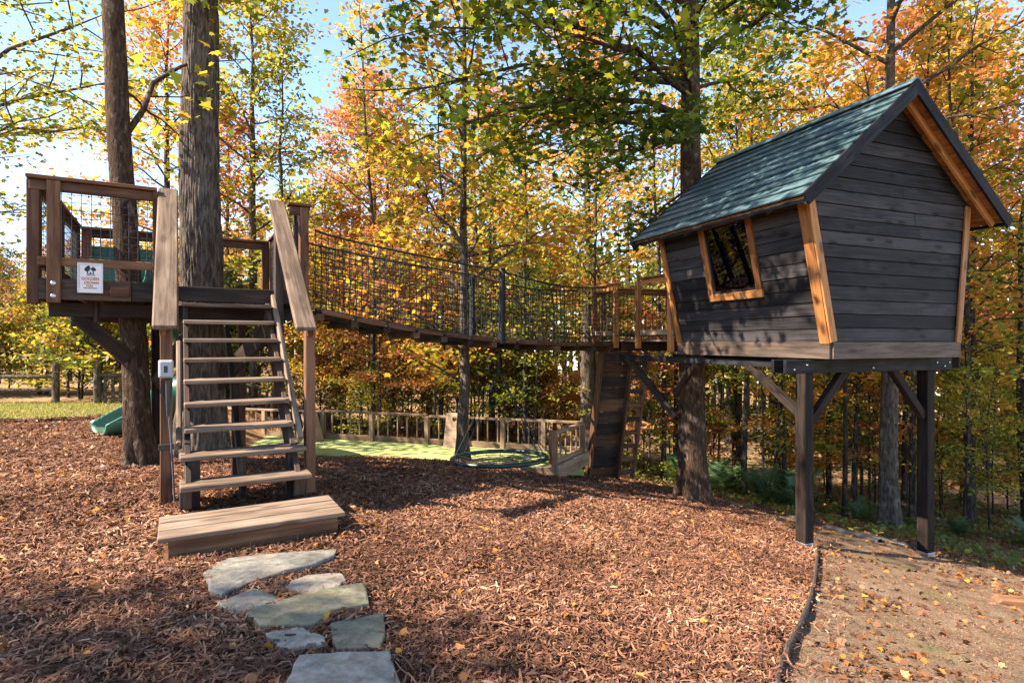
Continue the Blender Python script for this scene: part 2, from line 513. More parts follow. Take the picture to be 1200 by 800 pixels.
def clip(poly, ax, val, keep_less):
    out = []
    for i in range(len(poly)):
        p = poly[i]; q = poly[(i + 1) % len(poly)]
        ip = (p[ax] <= val) == keep_less or abs(p[ax] - val) < 1e-9
        iq = (q[ax] <= val) == keep_less or abs(q[ax] - val) < 1e-9
        if ip: out.append(p)
        if ip != iq:
            t = (val - p[ax]) / (q[ax] - p[ax])
            out.append((p[0] + t * (q[0] - p[0]), p[1] + t * (q[1] - p[1])))
    res = []
    for p in out:
        if not res or (abs(p[0] - res[-1][0]) + abs(p[1] - res[-1][1])) > 1e-4:
            res.append(p)
    if len(res) > 1 and abs(res[0][0] - res[-1][0]) + abs(res[0][1] - res[-1][1]) < 1e-4:
        res.pop()
    return res
def clip_rect(poly, s0, s1, h0, h1):
    for ax, v, k in ((0, s0, False), (0, s1, True), (1, h0, False), (1, h1, True)):
        if len(poly) < 3: return []
        poly = clip(poly, ax, v, k)
    if len(poly) < 3: return []
    A = abs(sum(poly[i][0] * poly[(i + 1) % len(poly)][1] - poly[(i + 1) % len(poly)][0] * poly[i][1] for i in range(len(poly)))) / 2
    return poly if A > .0015 else []

def tubes(paths, sides=5):
    Vs = []; Fs = []; base = 0
    ang = np.arange(sides) * 2 * np.pi / sides
    ca = np.cos(ang)[None, :, None]; sa = np.sin(ang)[None, :, None]
    for pts, rad in paths:
        P = np.asarray(pts, float); n = len(P)
        rad = np.broadcast_to(np.asarray(rad, float), (n,))
        T = np.gradient(P, axis=0)
        T /= np.linalg.norm(T, axis=1)[:, None] + 1e-9
        ref = np.array([0, 0, 1.0]) if abs(T[:, 2]).mean() < .8 else np.array([0, 1.0, 0])
        A = np.cross(T, ref); A /= np.linalg.norm(A, axis=1)[:, None] + 1e-9
        B = np.cross(A, T)
        ring = P[:, None, :] + rad[:, None, None] * (ca * A[:, None, :] + sa * B[:, None, :])
        Vs.append(ring.reshape(-1, 3))
        i = np.arange(n - 1)[:, None] * sides; j = np.arange(sides)[None, :]; j2 = (j + 1) % sides
        f = np.stack([i + j, i + j2, i + sides + j2, i + sides + j], -1).reshape(-1, 4) + base
        Fs.append(f)
        base += n * sides
    return np.concatenate(Vs), np.concatenate(Fs)

def tube_obj(name, paths, mat, parent=None, sides=5, world=None, smooth=True):
    V, F = tubes(paths, sides)
    if world is not None:
        inv = np.array(world.inverted())
        V = V @ inv[:3, :3].T + inv[:3, 3]
    return mobj(name, np_mesh(name, V, F, smooth=smooth), mat, parent, world)

def smooth_path(pts, n=6):
    out = []
    for i in range(len(pts) - 1):
        p0 = pts[max(0, i - 1)]; p1 = pts[i]; p2 = pts[i + 1]; p3 = pts[min(len(pts) - 1, i + 2)]
        for k in range(n):
            t = k / n
            out.append(.5 * ((2 * p1) + (p2 - p0) * t + (2 * p0 - 5 * p1 + 4 * p2 - p3) * t * t + (3 * p1 - p0 - 3 * p2 + p3) * t ** 3))
    out.append(pts[-1]); return out

# ------------------------------------------------------------------ ground shape
def gz(x, y):
    x = np.asarray(x, float); y = np.asarray(y, float)
    k = np.interp(y, [0, 4.0, 5.2, 7, 10, 40], [-.8, -.8, -2.5, -2.5, -.5, -.5])
    s = .5
    xe = k + s * np.logaddexp(0, (x - k) / s)
    xe = np.where(xe > 8, 8 + .5 * (xe - 8), xe)
    ye = np.where(y > 16, 16 + .35 * (y - 16), y)
    z = .226 - .165 * xe - .085 * ye
    t = np.clip(x / 1.5, 0, 1); z = z - .04 * np.clip(y - 8, 0, 10) * t * t * (3 - 2 * t)
    t = np.clip((-4.5 - x) / (2.2 + .5 * np.clip(y - 13, 0, 40)), 0, 1); t = t * t * (3 - 2 * t)
    return z * (1 - t) + t * np.maximum(z, -.05)
def gzf(x, y):
    return float(gz(x, y))
def und(x, y):
    return .014 * np.sin(5.1 * x + 1.3 + np.sin(2 * y)) * np.sin(4.3 * y + .7) + .010 * np.sin(9.3 * x + 3.1 * y) * np.sin(2.2 * x - 7.7 * y + 1)

def inside(x, y, poly):
    x = np.asarray(x); y = np.asarray(y)
    r = np.zeros(x.shape, bool)
    n = len(poly)
    for i in range(n):
        x0, y0 = poly[i]; x1, y1 = poly[(i + 1) % n]
        c = ((y0 > y) != (y1 > y))
        with np.errstate(divide='ignore', invalid='ignore'):
            xi = (x1 - x0) * (y - y0) / (y1 - y0 + 1e-12) + x0
        r ^= c & (x < xi)
    return r

def sheet(name, mat, xs, ys, zf, poly=None):
    X, Y = np.meshgrid(xs, ys)
    Z = zf(X, Y)
    V = np.stack([X, Y, Z], -1).reshape(-1, 3)
    nx = len(xs); ny = len(ys)
    i, j = np.meshgrid(np.arange(nx - 1), np.arange(ny - 1))
    a = (j * nx + i).ravel()
    F = np.stack([a, a + 1, a + nx + 1, a + nx], -1)
    if poly is not None:
        c = V[F].mean(1)
        F = F[inside(c[:, 0], c[:, 1], poly)]
        u, inv = np.unique(F, return_inverse=True)
        V = V[u]; F = inv.reshape(-1, 4)
    o = mobj(name, np_mesh(name, V, F, smooth=True), mat)
    tag(o, kind='structure')
    return o

fx = np.arange(-12, 12.01, .25); fy = np.arange(0, 18.01, .25)
xs = np.concatenate([-12 - np.cumsum(np.linspace(.5, 14, 22))[::-1], fx, 12 + np.cumsum(np.linspace(.5, 14, 22))])
ys = np.concatenate([-np.cumsum(np.linspace(.5, 8, 8))[::-1], fy, 18 + np.cumsum(np.linspace(.5, 22, 24))])
sheet('ground', M['floor'], xs, ys, lambda x, y: gz(x, y) - .012 + .25 * und(x, y))

EDGE = [(1.05, 2.2), (1.37, 2.98), (1.63, 3.42), (2.07, 4.11), (2.59, 4.98), (3.3, 6.27), (3.58, 6.86), (3.66, 7.4), (3.85, 8.4), (3.98, 9.1), (3.9, 10.1), (3.74, 10.9)]
MULCH = [(-9, .6), (.5, .6)] + EDGE + [(3.2, 11.8), (2.6, 11.9), (1.6, 11.2), (.7, 10.2), (-.55, 9.7), (-2.2, 10.3), (-3.7, 10.9), (-5.2, 11.3), (-6.6, 11.9), (-8.1, 12.5), (-8.55, 12.1), (-9.3, 11.7), (-10.1, 11.45), (-12, 11.0), (-12, .6)]
PATH = [(.5, .6)] + EDGE + [(4.3, 11.0), (5.0, 10.0), (5.25, 9.0), (5.35, 8.2), (6.2, 7.3), (7.6, 6.5), (10, 5.6), (10, .6)]
LAWN = [(-24, 11.2), (-12, 11.05), (-10.1, 11.5), (-9.3, 11.75), (-8.55, 12.15), (-8.1, 12.55), (-6.8, 13.0), (-6.5, 14.0), (-8, 14.6), (-24, 14.8)]
gx = np.arange(-12, 10.01, .12); gy = np.arange(.6, 18.01, .12)
sheet('mulch_bed', M['mulchbase'], gx, gy, lambda x, y: gz(x, y) + und(x, y) * .9 + .006, MULCH)
sheet('dirt_path', M['soil'], gx, gy, lambda x, y: gz(x, y) + .4 * und(x, y) - .004 + .004, PATH)
sheet('lawn', M['lawn'], np.arange(-24, -6, .3), np.arange(11, 18.2, .3), lambda x, y: gz(x, y) + .012, LAWN)

# ------------------------------------------------------------------ stairs frame (rotated 30 degrees)
SO = Vector((-2.33, 3.81, 0)); SU = Vector((math.cos(R(30)), math.sin(R(30)), 0)); SV = Vector((-math.sin(R(30)), math.cos(R(30)), 0))
def S(u, v, z):
    return SO + SU * u + SV * v + Vector((0, 0, z))
RISE = .19; RUN = .24; Z0 = .2
PZ = Z0 + 10 * RISE

st = thing('staircase', S(.6, 1.2, .0), 'open timber stairs with weathered treads climbing to the tree platform', 'staircase')
# bottom landing box
box = slab('landing_step', [(0.06, 0), (1.18, 0), (1.18, .17 + .3), (.06, .17 + .3)], frame(S(0, .045, -.3), SU, (0, 0, 1)), -.03, 0, M['brown'], st)
tag(box, 'brown plank face of the wide bottom step')
for (u0, v0, u1, v1) in ((.08, .06, .08, .56), (1.16, .06, 1.16, .56), (.06, .56, 1.18, .56)):
    board('side_panel', S(u0, v0, -.06), S(u1, v1, -.06), .03, .46, M['brown'], box)
for k in range(3):
    v = .095 + k * .192
    board('plank', S(0, v, Z0 - .016), S(1.225, v, Z0 - .016 + .002 * k), .174, .034, M['grey'], box)
# treads
for k in range(1, 10):
    z = Z0 + RISE * k; v = .6 + RUN * (k - 1)
    u0, u1 = (.13, 1.10) if k <= 2 else (.165, 1.035)
    d = .285 if k <= 2 else .255
    board('tread', S(u0, v + d / 2, z - .02), S(u1, v + d / 2, z - .02), d, .04, M['grey'], st, bev=.008)
# stringers
sl = RISE / RUN
for u, w in ((.19, .045), (.60, .045), (1.01, .045)):
    a = S(u, .78 if u != .6 else .95, .28); b = S(u, 2.78, .28 + sl * (2.78 - (.78 if u != .6 else .95)))
    dz = Vector((0, 0, -.03 if u != .6 else -.09))
    board('stringer', a + dz, b + dz, w, .27 if u != .6 else .12, M['dark'], st)
# legs under first treads
for u in (.19, 1.03):
    post('leg', *S(u - .02, .70, 0).xy, Z0 + .001, Z0 + RISE - .042, .085, M['dark'], st, R(30), .05)
    post('leg', *S(u + .045 * (1 if u < .5 else -1), .93, 0).xy, Z0 - .35, Z0 + 2 * RISE - .042, .085, M['dark'], st, R(30), .10)
post('leg', *S(.60, 1.0, 0).xy, Z0 - .2, Z0 + 2 * RISE - .042, .06, M['dark'], st, R(30), .06)
post('leg', *S(.60, 1.75, 0).xy, -.05, Z0 + 5 * RISE - .05, .06, M['dark'], st, R(30), .06)
# stringer edge trims (weathered), handrails and newel posts
board('stringer_trim', S(1.075, 1.02, .62), S(1.075, 2.76, .62 + sl * 1.74 + .02), .05, .085, M['grey'], st, bev=.012)
board('stringer_trim', S(.128, 1.10, .62), S(.128, 2.2, .62 + sl * 1.10), .045, .07, M['grey'], st, bev=.012)
ra, rb = 1.0, 2.84
rz = lambda v: 1.625 + (v - ra) * .835
for u in (.03, 1.125):
    board('handrail', S(u, ra, rz(ra) - .02), S(u, rb, rz(rb) - .02), .185, .045, M['grey'], st, bev=.012)
    board('handrail_beam', S(u + (.05 if u > .5 else -.02), ra + .06, rz(ra + .06) - .10), S(u + (.05 if u > .5 else -.02), rb, rz(rb) - .10), .045, .10, M['brown'], st)
for u in (.035, 1.19):
    p = S(u, 1.2, 0)
    post('newel_post', p.x, p.y, .05, rz(1.2) - .05, .09, M['brown'], st, R(30), .10)
    p = S(u if u < .5 else 1.13, 2.70, 0)
    post('newel_post', p.x, p.y, .8 if u > .5 else 1.6, rz(2.70) - .05, .09, M['dark'], st, R(30), .14)

# ------------------------------------------------------------------ platform
UL, UR, VF, VB = -1.09, 1.42, 2.76, 5.43
pf = thing('tree_platform', S(0, 4, .0), 'raised brown timber platform with wire mesh railings around two trunks', 'platform')
RT = 3.10  # rail top
nb = 18
OAK = S(.377, 4.0, 0); TR2 = S(-.245, 3.4, 0)
for k in range(nb):                       # floor planks run along u, cut round the trunks
    v = VF + .08 + (VB - VF - .1) * k / (nb - 1)
    segs = [(UL + .03, UR - .03)]
    for (c, rr) in ((OAK, .40), (TR2, .24)):
        rel = Vector((c.x, c.y, 0)) - SO
        cu, cv = rel.dot(SU), rel.dot(SV)
        if abs(v - cv) < rr:
            ns = []
            for a, b in segs:
                if a < cu - rr < b or a < cu + rr < b:
                    if cu - rr > a + .05: ns.append((a, cu - rr))
                    if cu + rr < b - .05: ns.append((cu + rr, b))
                else: ns.append((a, b))
            segs = ns
    for a, b in segs:
        board('floor_plank', S(a, v, PZ - .02), S(b, v, PZ - .02), .14, .035, M['brown'], pf)
for u in (-.75, -.6, .85, 1.15):
    board('joist', S(u, VF + .03, PZ - .11), S(u, VB - .03, PZ - .11), .04, .14, M['brown'], pf)
# rim boards
board('rim_board', S(UL + .02, VF + .005, PZ - .085), S(-.30, VF + .005, PZ - .085), .045, .20, M['dark'], pf)
board('rim_board', S(-.295, VF + .003, PZ - .085), S(.05, VF + .003, PZ - .085), .045, .20, M['dark'], pf)
o = board('rim_block', S(-.48, VF - .035, PZ - .085), S(-.31, VF - .035, PZ - .085), .03, .11, M['brown'], pf)
board('rim_board', S(.12, VF + .005, PZ - .085), S(UR, VF + .005, PZ - .085), .045, .16, M['dark'], pf)
board('rim_board', S(UL, VB, PZ - .085), S(UR, VB, PZ - .085), .045, .20, M['dark'], pf)
board('rim_board', S(UL, VF + .03, PZ - .085), S(UL, VB - .03, PZ - .085), .045, .20, M['dark'], pf)
board('rim_board', S(UR, VF + .03, PZ - .085), S(UR, VB - .03, PZ - .085), .045, .20, M['dark'], pf)
# beams, braces, posts below
board('beam', S(UL + .06, VF + .35, PZ - .27), S(UR - .05, VF + .35, PZ - .27), .09, .15, M['dark'], pf)
board('beam', S(UL + .06, VB - .35, PZ - .27), S(UR - .05, VB - .35, PZ - .27), .09, .15, M['dark'], pf)
board('brace', S(-.80, VF + .36, PZ - .33), S(-.36, 3.33, PZ - .80), .06, .15, M['dark'], pf)
board('brace', S(-.62, VF + .30, PZ - .40), S(-.62, VF + .30, PZ - .14), .04, .06, M['dark'], pf)
board('brace', S(1.15, VF + .40, PZ - .36), S(.56, 3.86, .95), .06, .20, M['dark'], pf)
board('brace', S(-.1, 3.45, 1.0), S(.2, 3.9, 1.55), .05, .16, M['dark'], pf)
for (u, v, w, mt) in ((.95, 5.05, .10, 'brown'), (.62, 5.3, .07, 'tan'), (-.32, 4.3, .14, 'dark'), (-.12, 4.5, .12, 'dark')):
    p = S(u, v, 0)
    post('support_post', p.x, p.y, gzf(p.x, p.y) - .2, PZ - .345 if v > 5 else PZ - .05, w, M[mt], pf, R(30))
# railing posts, caps and rails
def prail(p, q, cap=True, zt=RT, mat='brown', w=.13):
    board('rail_cap', p + Vector((0, 0, zt)), q + Vector((0, 0, zt)), w, .036, M[mat], pf)
    d = (q - p).normalized() * .02
    board('top_rail', p + d + Vector((0, 0, zt - .072)), q - d + Vector((0, 0, zt - .072)), .04, .10, M[mat], pf)
prail(S(UL - .06, VF - .01, 0), S(-.07, VF - .01, 0))
prail(S(UL - .01, VF + .07, 0), S(UL - .01, VB + .05, 0), zt=RT - .002)
prail(S(UL + .06, VB, 0), S(.10, VB, 0), zt=RT - .04)
prail(S(.66, VB, 0), S(UR + .05, VB, 0), zt=RT - .04)
prail(S(1.235, VF - .01, 0), S(UR + .08, VF - .01, 0), zt=RT + .01)
prail(S(UR, VF + .06, 0), S(UR, VF + .42, 0), zt=RT - .005, w=.11)
prail(S(UR, 4.15, 0), S(UR, VB + .04, 0), zt=RT - .005)
board('lower_rail', S(UL + .02, VF - .005, PZ + .19), S(-.07, VF - .005, PZ + .19), .04, .085, M['brown'], pf)
board('lower_rail', S(UL, VF + .06, PZ + .19), S(UL, VB - .05, PZ + .19), .04, .085, M['brown'], pf)
board('lower_rail', S(UL + .05, VB, PZ + .17), S(.10, VB, PZ + .17), .04, .085, M['brown'], pf)
def ppost(u, v, z0=PZ - .20, z1=RT - .02, w=.10, m='brown', d=None):
    p = S(u, v, 0)
    return post('rail_post', p.x, p.y, z0, z1, w, M[m], pf, R(30), d)
ppost(UL - .012, VF + .03, PZ - .23, w=.10)
pp = ppost(UL + .155, VF - .045, PZ - .22, w=.11, d=.04)
for dz in (-.155, -.03):
    c = S(UL + .155, VF - .068, PZ + dz)
    V_, F_ = tubes([([c, c + SV * -.006, c + SV * -.0065], [.024, .022, .0005])], 12)
    mobj('bolt', np_mesh('bolt', V_ - np.array(pp.matrix_basis.translation), F_), M['steel'], pp, Matrix.Translation(pp.matrix_basis.translation))
ppost(UL, 4.1, m='dark'); ppost(UL, VB - .03, m='dark', z0=PZ - .4)
ppost(UL + .12, VB, z1=RT - .06); ppost(.08, VB, z1=RT - .06); ppost(.68, VB, z1=RT - .06); ppost(UR - .1, VB, z1=RT - .06)
ppost(-.06, VF - .005, z0=PZ - .1, z1=RT - .02)
ppost(UR + .0, VF + .005, PZ - .22, RT - .01)
ppost(UR, VF + .40, PZ - .2, RT - .03, m='dark')
ppost(UR, 4.15, PZ - .2, RT - .03); ppost(UR, VB - .05, PZ - .2, RT - .03)
def wire_panel(p, q, z0, z1, cell=.075):
    p = Vector(p); q = Vector(q); ln = (q - p).length
    n = max(2, int(ln / cell)); m = max(2, int((z1 - z0) / cell)); paths = []
    rng = np.random.default_rng(int(ln * 1000))
    for i in range(n + 1):
        a = p.lerp(q, i / n)
        paths.append(([(a.x, a.y, z0), (a.x, a.y, (z0 + z1) / 2), (a.x, a.y, z1)], .0040))
    for j in range(m + 1):
        z = z0 + (z1 - z0) * j / m
        paths.append(([(p.x, p.y, z), ((p.x + q.x) / 2, (p.y + q.y) / 2, z + .004), (q.x, q.y, z)], .0040))
    tube_obj('wire_mesh', paths, M['wire'], pf, 3)
wire_panel(S(UL + .05, VF + .012, 0), S(-.08, VF + .012, 0), PZ + .02, RT - .06)
wire_panel(S(UL + .025, VF + .06, 0), S(UL + .025, VB - .05, 0), PZ + .02, RT - .06)
wire_panel(S(UL + .05, VB - .03, 0), S(.1, VB - .03, 0), PZ + .6, RT - .1)
wire_panel(S(UR - .025, 4.2, 0), S(UR - .025, VB - .05, 0), PZ + .02, RT - .06)

# sign on the platform front
sg = thing('notice_sign', S(-.71, VF - .06, PZ - .13), 'small white framed notice with tree and cabin emblem on the platform rail', 'sign')
fr = frame(S(-.745, VF - .072, PZ - .115), SU, (0, 0, 1)) @ Matrix.Diagonal((.78, .91, 1, 1))
SW, SH = .27, .33
slab('panel', [(.008, .008), (SW - .008, .008), (SW - .008, SH - .008), (.008, SH - .008)], fr, -.004, .006, M['signwhite'], sg, bev=.001)
for nm, pl in (('frame_strip', [(0, 0), (SW, 0), (SW, .012), (0, .012)]), ('frame_strip', [(0, SH - .012), (SW, SH - .012), (SW, SH), (0, SH)]),
               ('frame_strip', [(0, .0125), (.012, .0125), (.012, SH - .0125), (0, SH - .0125)]), ('frame_strip', [(SW - .012, .0125), (SW, .0125), (SW, SH - .0125), (SW - .012, SH - .0125)])):
    slab(nm, pl, fr, -.004, .012, M['signframe'], sg, bev=.002)
def flat_polys(name, polys, mat):
    V = []; fs = []
    for pl in polys:
        b = len(V); V += [(x, y, .0085) for x, y in pl]; fs.append(list(range(b, b + len(pl))))
    me = bpy.data.meshes.new(name); me.from_pydata(V, [], fs); me.update()
    return mobj(name, me, mat, sg, fr)
def blob(cx, cy, r, n=10, sq=1.0):
    return [(cx + r * math.cos(i * 6.283 / n) * (1 + .12 * (i % 2)), cy + sq * r * math.sin(i * 6.283 / n) * (1 + .12 * (i % 2))) for i in range(n)]
emb = [blob(.105, .262, .026), blob(.118, .283, .017), blob(.165, .265, .021), blob(.182, .258, .014), blob(.09, .255, .016),
       [(.100, .212), (.112, .212), (.112, .25), (.100, .25)], [(.162, .212), (.172, .212), (.172, .25), (.162, .25)],
       [(.110, .250), (.138, .272), (.166, .250), (.158, .246), (.138, .262), (.118, .246)], [(.104, .207), (.174, .207), (.174, .213), (.104, .213)],
       [(.130, .212), (.144, .212), (.144, .230), (.130, .230)]]
flat_polys('emblem', emb, M['signnavy'])
flat_polys('ruled_border', [[(.022, .05), (.024, .05), (.024, .305), (.022, .305)], [(.022, .305), (SW - .03, .305), (SW - .03, .307), (.022, .307)]], M['signnavy'])
def sign_text(body, cx, y, size, mat, name='lettering', sx=1.0, shear=0):
    cu = bpy.data.curves.new('t', 'FONT'); cu.body = body; cu.size = size; cu.align_x = 'CENTER'; cu.shear = shear
    cu.offset = .0012 if size > .03 else .0004
    t = bpy.data.objects.new('t', cu); COL.objects.link(t)
    bpy.context.view_layer.update()
    me = bpy.data.meshes.new_from_object(t.evaluated_get(bpy.context.evaluated_depsgraph_get()))
    bpy.data.objects.remove(t)
    for v in me.vertices:
        v.co = (v.co.x * sx + cx, v.co.y + y, .0085)
    me.materials.clear()
    mobj(name, me, mat, sg, fr)
sign_text('TREEHOUSE', .138, .190, .017, M['signnavy'])
sign_text('GOLDEN', .136, .141, .046, M['signrust'])
sign_text('CROWN', .146, .098, .040, M['signrust'], shear=.15)
sign_text('RUN', .128, .066, .032, M['signrust'])
sign_text('WELCOME FRIENDS', .136, .048, .016, M['signnavy'])

# electrical box with conduit on the left newel post
ub = thing('outlet_box', S(.035, 1.14, .9), 'grey weatherproof outlet box with conduit on the stair newel post', 'outlet box')
f2 = frame(S(-.02, 1.135, 1.20), SU, (0, 0, 1)) @ Matrix.Diagonal((.74, .80, .8, 1))
slab('housing', [(0, 0), (.145, 0), (.145, .185), (0, .185)], f2, 0, .07, M['boxgrey'], ub, bev=.012)
slab('cover', [(.012, .012), (.133, .012), (.133, .173), (.012, .173)], f2, .0705, .085, M['boxgrey'], ub, bev=.008)
slab('socket', [(.055, .055), (.09, .055), (.09, .125), (.055, .125)], f2, .0855, .089, M['boxdark'], ub, bev=.002)
c0 = S(.05, 1.10, 1.18)
pts = [c0 + Vector((0, 0, 0)), c0 + Vector((0, 0, -.25)), S(.065, 1.10, .75), S(.085, 1.12, .40), S(.095, 1.13, .16)]
tube_obj('conduit', [(pts[1:], .008)], M['pipe'], ub, 8)
tube_obj('cable', [([c0, c0 + Vector((.0, 0, -.13)), c0 + Vector((-.002, 0, -.30))], [.022, .02, .012])], M['boxdark'], ub, 8)
tube_obj('cable', [([S(.0, 1.12, 1.18), S(-.005, 1.13, 1.08), S(.03, 1.13, 1.0)], .006)], M['boxdark'], ub, 6)
slab('clamp', [(0, 0), (.11, 0), (.11, .05), (0, .05)], frame(S(-.02, 1.145, .60), SU, (0, 0, 1)), 0, .02, M['dark'], ub)

# ------------------------------------------------------------------ tube slide behind the platform
sd = thing('tube_slide', (-6.3, 9.6, -.05), 'dark green plastic tube slide curling down behind the platform', 'slide')
f3 = frame(S(-.95, VB + .03, PZ + .02), SU, (0, 0, 1))
outer = [(0, 0), (.80, 0), (.80, .72), (0, .72)]
slab('entrance_panel', outer, f3, -.09, -.04, M['slide'], sd, bev=.01)
cp_ = [Vector(p) for p in ((-5.56, 8.34, 2.40), (-5.45, 9.0, 2.12), (-5.32, 9.75, 1.62), (-5.35, 10.35, 1.12), (-5.8, 10.55, .68), (-6.25, 10.3, .34), (-6.5, 10.02, .24))]
path = [tuple(p) for p in smooth_path(cp_, 5)]
Pn = np.array(path)
V_, F_ = tubes([(Pn, .31)], 16)
tb = mobj('tube', np_mesh('tube', V_, F_, smooth=True), M['slide'], sd)
tb.modifiers.new('wall', 'SOLIDIFY').thickness = .02
for k in range(4, 29, 7):
    d = (Pn[k + 1] - Pn[k - 1]); d /= np.linalg.norm(d)
    tube_obj('joint_ring', [([Pn[k] - d * .03, Pn[k], Pn[k] + d * .03], [.315, .345, .315])], M['slide'], sd, 16)
# flared exit chute
ed = (Pn[-1] - Pn[-3]); ed[2] = 0; ed /= np.linalg.norm(ed); el = np.array([-ed[1], ed[0], 0])
rows = []
for i in range(9):
    t = i / 8
    c = Pn[-1] + ed * (t * .55) + np.array([0, 0, -.10 * t])
    row = []
    for j in range(13):
        a = math.pi + math.pi * j / 12
        wv = .32 + .06 * t
        lift = (.34 * (1 - .95 * t ** .8)) if j in (0, 12) else (.16 * (1 - t)) if j in (1, 11) else 0
        row.append(c + el * (wv * math.cos(a)) + np.array([0, 0, max(-.31, .31 * math.sin(a) * (1 - .35 * t)) + lift * .6]))
    rows.append(row)
V_ = np.array(rows).reshape(-1, 3)
i, j = np.meshgrid(np.arange(8), np.arange(12), indexing='ij')
a_ = (i * 13 + j).ravel(); F_ = np.stack([a_, a_ + 1, a_ + 14, a_ + 13], -1)
V_[:, 2] = np.maximum(V_[:, 2], gz(V_[:, 0], V_[:, 1]) + .01)
xc = mobj('exit_chute', np_mesh('exit_chute', V_, F_, smooth=True), M['slidein'], sd)
xc.modifiers.new('wall', 'SOLIDIFY').thickness = .025

# ------------------------------------------------------------------ rope bridge
BA = Vector((-2.66, 7.42, 0)); BB = Vector((1.62, 11.0, 0))
bd = (BB - BA).normalized(); bn = Vector((bd.y, -bd.x, 0)); BL = (BB - BA).length
def bz(t): return 1.475 + .44 * (1 - t) ** 2.5
def BR(t, side, z): 
    p = BA.lerp(BB, t) + bn * (.36 * side); return Vector((p.x, p.y, z))
br = thing('rope_bridge', (BA + BB) / 2 + Vector((0, 0, 1.5)), 'sagging plank footbridge with black net sides joining platform and playhouse', 'bridge')
NS = 12
for i in range(NS + 1):
    t = (i + .12) / (NS + .24); z = bz(t)
    board('sleeper', BR(t, -1.1, z - .105), BR(t, 1.1, z - .105), .10, .085, M['dark'] if i % 3 else M['brown'], br)
for i in range(NS):
    t0 = (i + .12) / (NS + .24) + .004; t1 = (i + 1.12) / (NS + .24) - .004
    for k, s in enumerate((-.94, -.56, -.19, .19, .56, .94)):
        board('deck_plank', BR(t0, s, bz(t0) - .03), BR(t1, s, bz(t1) - .03), .125, .05 if abs(s) < .9 else .062, M['brown'] if k % 2 else M['dark'], br)
def ntop(t):
    a = 2.86 - .27 * (t / .52) ** .7 if t < .52 else 2.59 - .16 * math.sin(min(1, (t - .52) / .3) * 1.57) + .05 * max(0, (t - .8) / .2)
    return a
nr = np.random.default_rng(5)
for s in (1, -1):
    paths = []
    n = 60; m = 12
    for i in range(n + 1):
        t = .95 * i / n; z0 = bz(t) + .01; z1 = ntop(t)
        pts = []
        for j in range(6):
            f = j / 5
            tt = min(1, max(0, t + nr.normal(0, .0016)))
            p = BR(tt, s * 1.02 + .05 * math.sin(f * 3.14) * nr.uniform(.2, 1), z0 + (z1 - z0) * f)
            pts.append(p)
        paths.append((pts, .0054))
    for j in range(m + 1):
        f = j / m; pts = []
        for i in range(31):
            t = .95 * i / 30
            pts.append(BR(t, s * 1.02 + .05 * math.sin(f * 3.14) * .6, bz(t) + .01 + (ntop(t) - bz(t) - .01) * f + (nr.normal(0, .008) if 0 < j < m else 0)))
        paths.append((pts, .0054))
    tube_obj('side_net', paths, M['rope'], br, 4)
    pts = [BR(t, s * 1.03, ntop(t) + .004) for t in np.linspace(0, .97, 31)]
    tube_obj('hand_rope', [(pts, .015)], M['rope'], br, 6)
    pts = [BR(t, s * 1.05, bz(t) - .02) for t in np.linspace(0, 1, 31)]
    tube_obj('floor_rope', [(pts, .018)], M['rope'], br, 6)
    for j in range(3):
        pts = [BR(t, s * .9, bz(t) - .06 - .022 * j) for t in np.linspace(0, .5, 16)]
        tube_obj('floor_rope', [(pts, .006)], M['rope'], br, 4)
    t = .525
    a = BR(t, s * 1.07, bz(t) - .08); b = BR(t + .002, s * 1.10, ntop(t) + (.05 if s > 0 else .02))
    tube_obj('stanchion', [([a, a.lerp(b, .3), a.lerp(b, .7), b, b + Vector((0, 0, .003))], [.06, .05, .045, .05, .004])], M['stanchion'], br, 8)

# ------------------------------------------------------------------ playhouse
HG = Vector((.929, .369, 0)).normalized(); HL = Vector((-.369, .929, 0)).normalized(); HP = Vector((3.62, 6.6, 0))
def H(a, d, z): return HP + HG * a + HL * d + Vector((0, 0, z))
HW, HLEN, FZ = 2.21, 2.67, 1.5
hs = thing('playhouse', H(1.1, .35, -1.1), 'dark crooked cabin with teal plank roof raised on posts', 'playhouse')
LEAN, LEANR = .22, .115
AX, AZ = 1.04, 4.52            # ridge
EA, EZ = -.71, 3.06            # left eave
RA_, RZ_ = 2.79, 3.06
# frames of walls
fL = frame(H(0, 0, FZ), -HL, (HG * -LEAN + Vector((0, 0, 1))))   # s runs towards the camera end: use s=-d
fL = frame(H(0, HLEN, FZ), -HL, (HG * -LEAN + Vector((0, 0, 1))))   # s = HLEN-d, normal points outwards (left)
fG = frame(H(0, 0, FZ), HG, (0, 0, 1))
fB = frame(H(HW, HLEN, FZ), -HG, (0, 0, 1))
fR = frame(H(HW, 0, FZ), HL, (HG * LEANR + Vector((0, 0, 1))))
kL = math.sqrt(1 + LEAN ** 2); kR = math.sqrt(1 + LEANR ** 2)
def roof_z(a):
    return AZ - (AX - a) * (AZ - EZ) / (AX - EA) if a < AX else AZ - (a - AX) * (AZ - RZ_) / (RA_ - AX)
UND = .095
hl = [h for h in np.linspace(0, 2.4, 400) if FZ + h < roof_z(-LEAN * h) - UND][-1]
hr = [h for h in np.linspace(0, 2.4, 400) if FZ + h < roof_z(HW + LEANR * h) - UND][-1]
gab = [(0, 0), (HW, 0), (HW + LEANR * hr, hr), (AX, AZ - UND - FZ), (-LEAN * hl, hl)]
gabB = [(HW - x, y) for x, y in gab][::-1]
